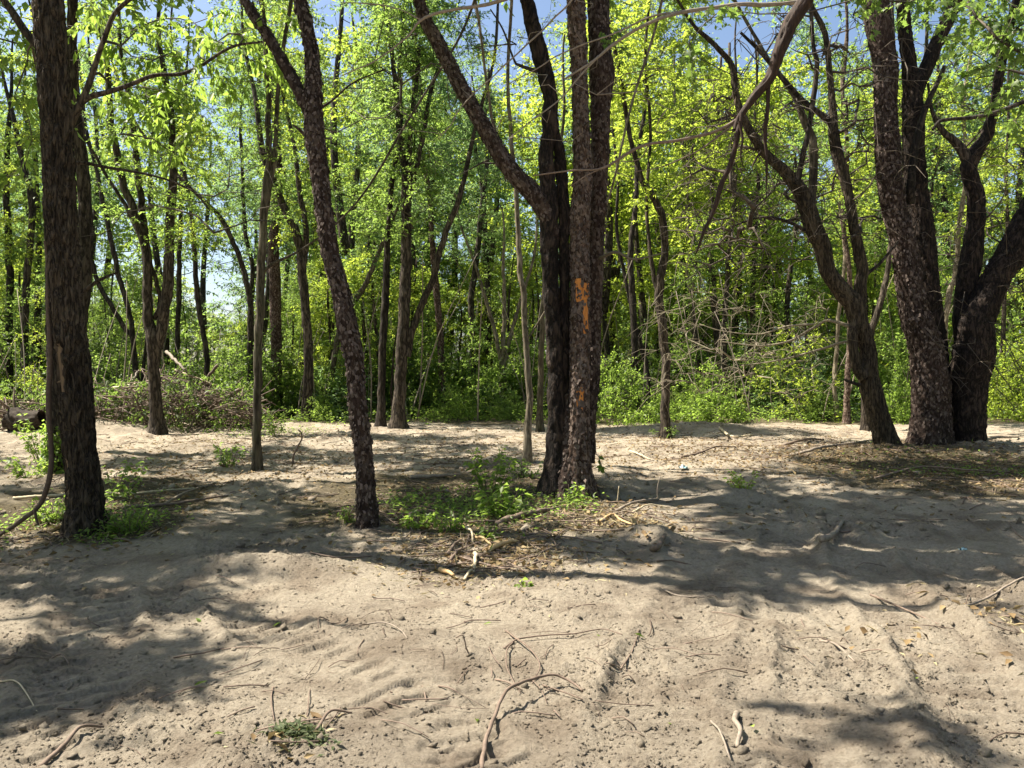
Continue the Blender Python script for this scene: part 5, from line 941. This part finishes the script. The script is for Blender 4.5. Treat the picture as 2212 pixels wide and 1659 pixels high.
S = [('arched_root', 'thick arched root bowing up off the sand in the very front', [(1040, 1662), (1046, 1622), (1062, 1582), (1095, 1535), (1140, 1502), (1190, 1484), (1225, 1485), (1258, 1502)], 10, 'stick', .07),
     ('thin_vine', 'thin reddish vine snaking flat across the open sand', [(1088, 1400), (1120, 1386), (1180, 1380), (1240, 1378), (1300, 1366), (1344, 1383)], 4, 'stick', .02), ('looped_vine', 'thin looped vine standing on the sand above the arched root', [(1110, 1386), (1096, 1415), (1094, 1450), (1105, 1478), (1124, 1500)], 4, 'stick', .03),
     ('bent_twig', 'bent brown twig crossing the looped vine', [(1092, 1364), (1120, 1392), (1142, 1413), (1166, 1444), (1150, 1480)], 4.5, 'stick', .03), ('leaning_twig', 'twig with one end lifted off the sand, casting a crooked shadow', [(1340, 1455), (1366, 1412), (1380, 1364)], 4, 'stick', 0, ), ('pale_twig', 'short curved grey twig lying alone on the sand left of centre', [(775, 1351), (825, 1351), (860, 1363), (880, 1381)], 4, 'stickgrey', .015),
     ('thick_stick', 'thick dark stick in the bottom corner below the dappled shade', [(85, 1660), (140, 1618), (175, 1590), (225, 1571)], 11, 'stick', .025), ('short_stick', 'short upright twig at the wilted green clump', [(590, 1486), (586, 1520), (592, 1556)], 4, 'stick', .01), ('elbow_stick', 'elbowed stick beside the wilted green clump', [(685, 1591), (715, 1561), (760, 1551)], 8, 'stick', .03),
     ('thin_twig', 'thin straight twig poking up by the wilted green clump', [(664, 1546), (668, 1510), (674, 1476)], 3, 'stick', .01), ('shade_stick', 'brown stick half in the dappled shade', [(375, 1422), (430, 1416), (485, 1404)], 5, 'stick', .01), ('pegged_root', 'stubby pale root peg standing out of the sand', [(1593, 1551), (1586, 1576), (1598, 1596), (1593, 1623)], 15, 'stickgrey', .03),
     ('long_twig', 'long thin twig running off the bottom edge by the root peg', [(1536, 1566), (1556, 1606), (1578, 1660)], 6, 'stickgrey', .02), ('grey_stick', 'smooth grey stick lying slantwise on the sand', [(1771, 1383), (1806, 1399), (1846, 1426)], 7, 'stickgrey', .02), ('fallen_pole', 'thin fallen pole on the sand at the shade edge', [(1881, 1286), (1956, 1321), (2031, 1346)], 6, 'stick', .02),
     ('fallen_pole', 'thin pole slanting up to the picture edge near the shade', [(2046, 1331), (2120, 1304), (2206, 1271), (2260, 1250)], 6, 'stickgrey', .02), ('curved_twig', 'curved thin twig on the sand before the shade', [(1386, 1246), (1456, 1286), (1521, 1293)], 5, 'stickgrey', .015), ('broken_wood', 'chunk of broken wood sticking up from the shaded ruts', [(1776, 1196), (1800, 1168), (1821, 1138)], 14, 'stickgrey', .03),
     ('torn_root', 'dark torn root poking out of a dirt mound', [(1408, 1192), (1422, 1178), (1436, 1160)], 14, 'stick', .03), ('pale_branch', 'thick pale bleached branch at the litter front', [(1026, 1198), (1028, 1216), (1022, 1240)], 10, 'stickpale', .04), ('dark_stick', 'dark stick under the bleached branch, longer of two', [(972, 1213), (988, 1200), (1008, 1184)], 8, 'stick', .03),
     ('dark_stick', 'dark stick near the bleached branch, shorter of two', [(968, 1199), (982, 1184), (997, 1170)], 8, 'stick', .03), ('split_log', 'split yellow log piece on the sunny litter', [(1054, 1192), (1084, 1182), (1118, 1171)], 13, 'splitwood', .03), ('forked_wood', 'forked bleached wood at the litter tip', [(1004, 1257), (1014, 1244), (1028, 1229)], 7, 'stickpale', .02),
     ('wood_slab', 'rough tan wood slab at the litter front', [(952, 1234), (964, 1242), (980, 1250)], 13, 'splitwood', .02), ('mossy_log', 'brown log curving round the fused trunks foot', [(1074, 1137), (1110, 1128), (1150, 1116), (1204, 1102)], 14, 'stick', .02), ('snaky_root', 'pale wriggling root stub among the weeds', [(1012, 1140), (1008, 1154), (1018, 1164), (1022, 1174)], 7, 'stickpale', .06),
     ('yellow_splinter', 'yellow splintered stick by the pale root stub', [(1026, 1166), (1044, 1172), (1062, 1178)], 7, 'splitwood', .03), ('shade_log', 'grey log lying in shade behind the weeds', [(886, 1036), (930, 1040), (984, 1041)], 10, 'stickgrey', .02), ('long_pole', 'long pale pole lying behind the ridged trunk', [(29, 1082), (120, 1076), (220, 1074), (290, 1076), (370, 1068), (420, 1058)], 7, 'stickpale', .03),
     ('crossed_pole', 'brown pole lying just past the ridged trunk, lower of two', [(267, 1103), (369, 1097), (440, 1088), (492, 1074)], 8, 'stick', .03), ('crossed_pole', 'thin pole past the ridged trunk slanting over the other', [(350, 1098), (400, 1076), (470, 1042)], 5, 'stickgrey', .05),
     ('leafy_stick', 'mossy stick lying across the shade by the fused trunks', [(1332, 1104), (1370, 1096), (1424, 1082)], 7, 'stickgrey', .04), ('shade_stick', 'pale stick just below the mossy one', [(1366, 1110), (1400, 1100), (1444, 1099)], 5, 'stickpale', .03), ('bent_stick', 'bent pale stick on the sand like an open elbow', [(1288, 1132), (1322, 1119), (1340, 1128), (1366, 1146)], 6, 'splitwood', .03),
     ('long_stick', 'long dark stick on the sunlit strip before the twisted tree', [(1472, 990), (1510, 983), (1548, 972), (1590, 968)], 5, 'stick', .03), ('pale_stick', 'pale stick slanting on the sunlit strip past the fused trunks', [(1361, 978), (1384, 990), (1404, 1000)], 5, 'stickpale', .04),
     ('short_log', 'short pale log on the bright strip before the far bushes', [(1545, 930), (1580, 934), (1625, 938)], 6, 'stickpale', .05), ('scrap_branch', 'long scrap branch on the bright strip near the twisted tree', [(1720, 985), (1780, 975), (1850, 962), (1885, 955)], 6, 'stickgrey', .04), ('scrap_branch', 'dark scrap branch beside the long one near the twisted tree', [(1690, 965), (1740, 958), (1780, 952)], 6, 'stick', .06),
     ('corner_twig', 'pale bent twig in the shade at the near picture edge', [(0, 1472), (40, 1490), (80, 1530)], 4, 'stickpale', .02), ('cut_branch', 'cut branch lying in the litter before the clump', [(1890, 1040), (1990, 1020), (2090, 1030), (2180, 1026)], 6, 'stick', .06), ('cut_branch', 'pale cut branch slanting in the litter past the clump', [(2110, 975), (2150, 960), (2200, 948)], 7, 'stickgrey', .1)]
for q in S:
    o = stick(*q)
    if q[0] == 'leaning_twig': o.rotation_euler = (0, 0, 0)
def standing(name, label, px, py, rows, w, mt, cat='stick'):
    g = gnd(px, py); D = g[1]; P = spline(np.array([at(x, y, D) for x, y in rows]), 0.03); r = w * .5 / F * D; V, Q, Tn = tube(P, np.linspace(r, r * .6, len(P)), 7); a = Acc(); a.add(V, Q, Tn); me = a.mesh(name); me.transform(Matrix.Translation(Vector([-float(v) for v in g])))
    link(name, me, M[mt], None, label, cat, loc=[float(v) for v in g])
standing('hooked_shoot', 'dark hooked shoot rising from the sand past the slim straight tree', 633, 1003, [(633, 1006), (634, 985), (643, 965), (652, 948), (651, 935), (644, 928)], 5, 'stick')
standing('upright_twig', 'thin bare upright twig in the trunk shade past the fused trunks, taller of two', 1422, 1080, [(1422, 1084), (1420, 1060), (1423, 1040), (1427, 1030)], 3, 'stickgrey')
standing('upright_twig', 'thin bare upright twig by the mossy stick, shorter of two', 1332, 1090, [(1332, 1094), (1335, 1070), (1337, 1050)], 3, 'stickpale')
standing('bent_shoot', 'bent dark shoot sticking from the bare sand left of the thin vine', 1003, 1420, [(1014, 1450), (1013, 1415), (1007, 1400), (1000, 1372), (985, 1378)], 4, 'stick')

# ------------------------------------------------------------------ small single things
root = empty('wilted_clump', gnd(640, 1592), 'wilted green leaf clump pressed into the sand', 'leaf clump'); a, b = Acc(), Acc(); g = gnd(640, 1592); K = 340
u = rng.normal(size=(K, 2)) * (0.075, 0.055); P = np.stack([g[0] + u[:, 0] + u[:, 1] * -0.5, g[1] + u[:, 1] - u[:, 0] * 0.35, 0 * u[:, 0]], -1); P[:, 2] = landq(P[:, 0], P[:, 1]) + 0.004 + 0.03 * rng.random(K) * np.exp(-(u ** 2).sum(1) / 0.008)
leaves(a, P, unit(rng.normal(size=(K, 3)) * (1, 1, 0.25)), unit(rng.normal(size=(K, 3)) * 0.5 + (0, 0, 1)), 0.045 * rng.uniform(.5, 1.2, K), 0.014); child(root, 'foliage', a.mesh('foliage', False), M['leaf_wilted'])
for px, py, sz, lb in ((1476, 1018, 0.065, 'crumpled pale blue plastic scrap on the sand past the fused trunks'), (2081, 1197, 0.03, 'tiny turquoise plastic scrap on the shaded ruts')):
    g = gnd(px, py); g[2] = hz(g[0], g[1], True); n = 9; X, Y = np.meshgrid(np.linspace(-1, 1, n), np.linspace(-.7, .7, n)); V = np.stack([X * sz, Y * sz, np.zeros_like(X)], -1).reshape(-1, 3)
    V += rng.normal(size=V.shape) * sz * 0.1; V[:, 2] = np.abs(perlin(V * 18 / (sz * 10) + px)) * sz * 1.6 + 0.012; i = np.arange(n - 1)[:, None] * n; j = np.arange(n - 1)[None]; Q = np.stack([i + j, i + j + 1, i + n + j + 1, i + n + j], -1).reshape(-1, 4)
    link('plastic_scrap', mesh('plastic_scrap', V, [Q], {'v': rng.random(len(V))}, False), M['plastic'], None, lb, 'litter', loc=[float(v) for v in g])
lm = Acc(); leaves(lm, np.zeros((1, 3)), np.array([[1.0, 0, 0]]), np.array([[0, 0, 1.0]]), 0.06, 0.024); lm = lm.mesh('fallen_leaf', False)
for px, py in ((422, 1344), (418, 1490), (590, 1350), (1628, 1582), (1062, 1350), (1288, 1376), (1370, 1378), (1985, 1476), (640, 1356), (1030, 1556), (460, 1600), (1443, 1566)):
    g = gnd(px, py); o = link('fallen_leaf', lm, M['leaf_near'], None, 'fresh green leaf lying flat on the bare sand', 'leaf', 'fresh leaves fallen on the sand', loc=(float(g[0]), float(g[1]), hz(g[0], g[1], True) + 0.012))
    o.rotation_euler = (rng.normal() * .3, rng.normal() * .3, rng.random() * 6.28); s = rng.uniform(0.8, 1.5); o.scale = (s, s, s)

# ------------------------------------------------------------------ clods, chips, straw and ground cover: nobody could count them
ICO_V = []; t_ = (1 + 5 ** .5) / 2
for a_, b_ in ((1, t_), (-1, t_), (1, -t_), (-1, -t_)): ICO_V += [(a_, b_, 0), (0, a_, b_), (b_, 0, a_)]
ICO_V = unit(np.array(ICO_V, float))
def hull_faces(V):
    f = []
    for i in range(12):
        for j in range(i + 1, 12):
            for k in range(j + 1, 12):
                n = np.cross(V[j] - V[i], V[k] - V[i]); d = (V - V[i]) @ n
                if np.all(d < 1e-6): f.append((i, j, k))
                elif np.all(d > -1e-6): f.append((i, k, j))
    return np.array(f)
ICO_F = hull_faces(ICO_V)
OCT_V = np.array([(1, 0, 0), (-1, 0, 0), (0, 1, 0), (0, -1, 0), (0, 0, 1), (0, 0, -1)], float); OCT_F = np.array([(4, 0, 2), (4, 2, 1), (4, 1, 3), (4, 3, 0), (5, 2, 0), (5, 1, 2), (5, 3, 1), (5, 0, 3)])
def clods(n, y0, y1, s0, smax, oct_=False):
    B, Fc = (OCT_V, OCT_F) if oct_ else (ICO_V, ICO_F); nb = len(B)
    y = y0 * (y1 / y0) ** (rng.random(n) ** 1.15); x = rng.uniform(-1, 1, n) * (y * 0.74 + 0.3); keep = (fbm2(np.stack([x, y], -1) * 0.8 + 40, 3) + 0.35 * fbm2(np.stack([x, y], -1) * 4 + 4, 2)) > rng.uniform(-0.4, 0.35, n); x, y = x[keep], y[keep]; n = len(x)
    s = np.minimum(s0 * (1 + rng.exponential(0.8, n) ** 1.5), smax); z = landq(x, y)
    V = B[None] * np.clip(1 + 0.38 * rng.normal(size=(n, nb, 1)), 0.35, 1.9) * s[:, None, None] * (0.7 + 0.6 * rng.random((n, 1, 3))) * (1, 1, 0.75) + np.stack([x, y, z + s * 0.05], -1)[:, None]
    return V.reshape(-1, 3), (np.arange(n)[:, None, None] * nb + Fc[None]).reshape(-1, 3), np.repeat(rng.random(n) * 0.8, nb)
a = Acc(); V, T, v = clods(6000, 2.6, 11, 0.0045, 0.014); a.add(V, None, T, v); V, T, v = clods(60000, 2.5, 10, 0.0034, 0.009, True); V += rng.normal(size=V.shape) * 0.0012; a.add(V, None, T, v); V, T, v = clods(420, 2.8, 12, 0.011, 0.028); a.add(V, None, T, v); V, T, v = clods(2600, 7, 22, 0.012, 0.05); a.add(V, None, T, v)
link('soil_clods', a.mesh('soil_clods', False), M['soil'], label='crumbs and clods of dry sandy soil strewn over the clearing', kind='stuff')
def strewn(ells, n, fine=True):
    out = []
    for px, py, rx, ry, w in ells:
        m = int(n * w); q = rng.normal(size=(m, 2)) * 0.5; c = gnd(px, py); e = gnd(px + rx, py); f = gnd(px, py - ry); b = gnd(px, py + ry)
        x = c[0] + q[:, 0] * (e[0] - c[0]); y = c[1] + np.where(q[:, 1] > 0, q[:, 1] * (f[1] - c[1]), q[:, 1] * (c[1] - b[1])); out.append(np.stack([x, y, landq(x, y)], -1))
    return np.concatenate(out)
ZONES = [(1050, 1195, 240, 70, 1.6), (950, 1110, 260, 70, 1.3), (1240, 1110, 200, 50, .8), (1330, 1120, 160, 50, .5), (170, 1130, 260, 90, 1.3), (2080, 1020, 330, 70, 1.4), (420, 950, 330, 30, .8), (1000, 955, 330, 40, .8), (1500, 960, 420, 45, 1.2), (1840, 960, 130, 40, .6), (640, 1600, 90, 50, .04), (1950, 1390, 200, 60, .04), (2150, 1330, 100, 60, .08), (1950, 940, 200, 25, .4), (1100, 985, 1100, 60, 2.4), (1100, 1090, 1100, 70, .8)]
a = Acc(); P = strewn(ZONES, 1100); n = len(P); d = unit(rng.normal(size=(n, 3)) * (1, 1, 0.25)); leaves(a, P + (0, 0, 0.008), d, unit(rng.normal(size=(n, 3)) * 0.5 + (0, 0, 1)), rng.uniform(0.02, 0.11, n), rng.uniform(0.003, 0.016, n))
link('straw_litter', a.mesh('straw_litter', False), M['straw'], label='shredded straw and bleached wood chips on the sand', kind='stuff')
a = Acc(); P = np.concatenate([strewn(ZONES, 420), strewn([(1100, 985, 1150, 70, 1.0), (1700, 985, 500, 50, .5), (450, 1010, 420, 70, .5), (2080, 1020, 300, 60, .6)], 3200)]); n = len(P); leaves(a, P + (0, 0, 0.01), unit(rng.normal(size=(n, 3)) * (1, 1, 0.3)), unit(rng.normal(size=(n, 3)) * 0.6 + (0, 0, 1)), rng.uniform(0.04, 0.09, n), rng.uniform(0.02, 0.05, n))
link('dead_leaf_litter', a.mesh('dead_leaf_litter', False), M['leaf_dry'], label='brown dead leaves scattered over the litter patches', kind='stuff')
a = Acc(); P = np.concatenate([strewn(ZONES, 75), strewn([(2080, 1020, 280, 60, 1.6), (1700, 975, 420, 40, 1.0), (450, 1000, 400, 60, .9), (1000, 1000, 300, 50, .6)], 150), strewn([(1100, 1400, 1100, 200, 1.0), (1200, 1500, 1000, 150, .5)], 80)])
for p in P:
    L = rng.uniform(0.08, 0.5) * (0.6 if p[1] < 6 else 1.2); th = rng.random() * 6.28; d = np.array([math.cos(th), math.sin(th), 0]); q = np.stack([p - d * L / 2, p + rng.normal(size=3) * 0.06 * L, p + d * L / 2]); q[:, 2] = landq(q[:, 0], q[:, 1]) + 0.008 + np.array([0, 0.02, 0.01]) * rng.random()
    V, Q, Tn = tube(spline(q, L / 5), rng.uniform(0.0018, 0.006) * (0.7 if p[1] < 6 else 1.3), 4); a.add(V, Q, Tn, rng.random())
link('twig_litter', a.mesh('twig_litter'), M['stick'], label='small broken twigs and rootlets strewn over the soil', kind='stuff')
a = Acc(); P = strewn([(930, 1100, 150, 35, .5), (1080, 1105, 130, 45, .9), (1240, 1092, 60, 18, .2), (110, 1120, 110, 45, .5), (265, 1145, 70, 35, .5), (2120, 1000, 240, 35, .5), (600, 935, 120, 14, .5)], 1300); n = len(P)
leaves(a, P + np.stack([0 * P[:, 0], 0 * P[:, 0], rng.random(n) ** 2 * 0.12], -1), unit(rng.normal(size=(n, 3)) * (1, 1, 0.4) + (0, 0, 0.15)), unit(rng.normal(size=(n, 3)) * 0.5 + (0, 0, 1)), rng.uniform(0.03, 0.075, n), rng.uniform(0.014, 0.035, n))
link('low_weeds', a.mesh('low_weeds', False), M['leaf_green'], label='low green ground cover round the tree feet', kind='stuff')
a = Acc(); n = 26000; y = rng.uniform(20.5, 30, n); x = rng.uniform(-1, 1, n) * (y * .74 + 1); k = (y + 1.6 * fbm2(np.stack([x, y], -1) * 0.35, 3) > 22.3); x, y = x[k], y[k]; n = len(x); P = np.stack([x, y, landq(x, y, False) + rng.random(n) ** 1.5 * 0.4], -1)
leaves(a, P, unit(rng.normal(size=(n, 3)) * (1, 1, 0.4) + (0, 0, 0.2)), unit(rng.normal(size=(n, 3)) * 0.6 + (0, 0, 1)), rng.uniform(0.06, 0.14, n), rng.uniform(0.03, 0.065, n))
link('rim_weeds', a.mesh('rim_weeds', False), M['leaf_near'], label='band of bright weeds along the rim of the clearing', kind='stuff')

a = Acc()
for _ in range(420):
    y = rng.uniform(22.8, 38); x = rng.uniform(-1, 1) * (y * 0.72 + 1); L = rng.uniform(1.0, 5.5); ln = rng.normal(size=2) * 0.22; z0 = hz(x, y) - 0.05
    q = np.array([(x, y, z0), (x + ln[0] * L * .4 + rng.normal() * .06, y + ln[1] * L * .4, z0 + L * .5), (x + ln[0] * L + rng.normal() * .12, y + ln[1] * L, z0 + L)]); V, Q, Tn = tube(spline(q, L / 6), np.linspace(1, 0.4, 7 if False else len(spline(q, L / 6))) * rng.uniform(0.008, 0.03), 5); a.add(V, Q, Tn, rng.random())
link('thicket_stems', a.mesh('thicket_stems'), M['stickgrey'], label='bare thin stems standing all through the thicket', kind='stuff')
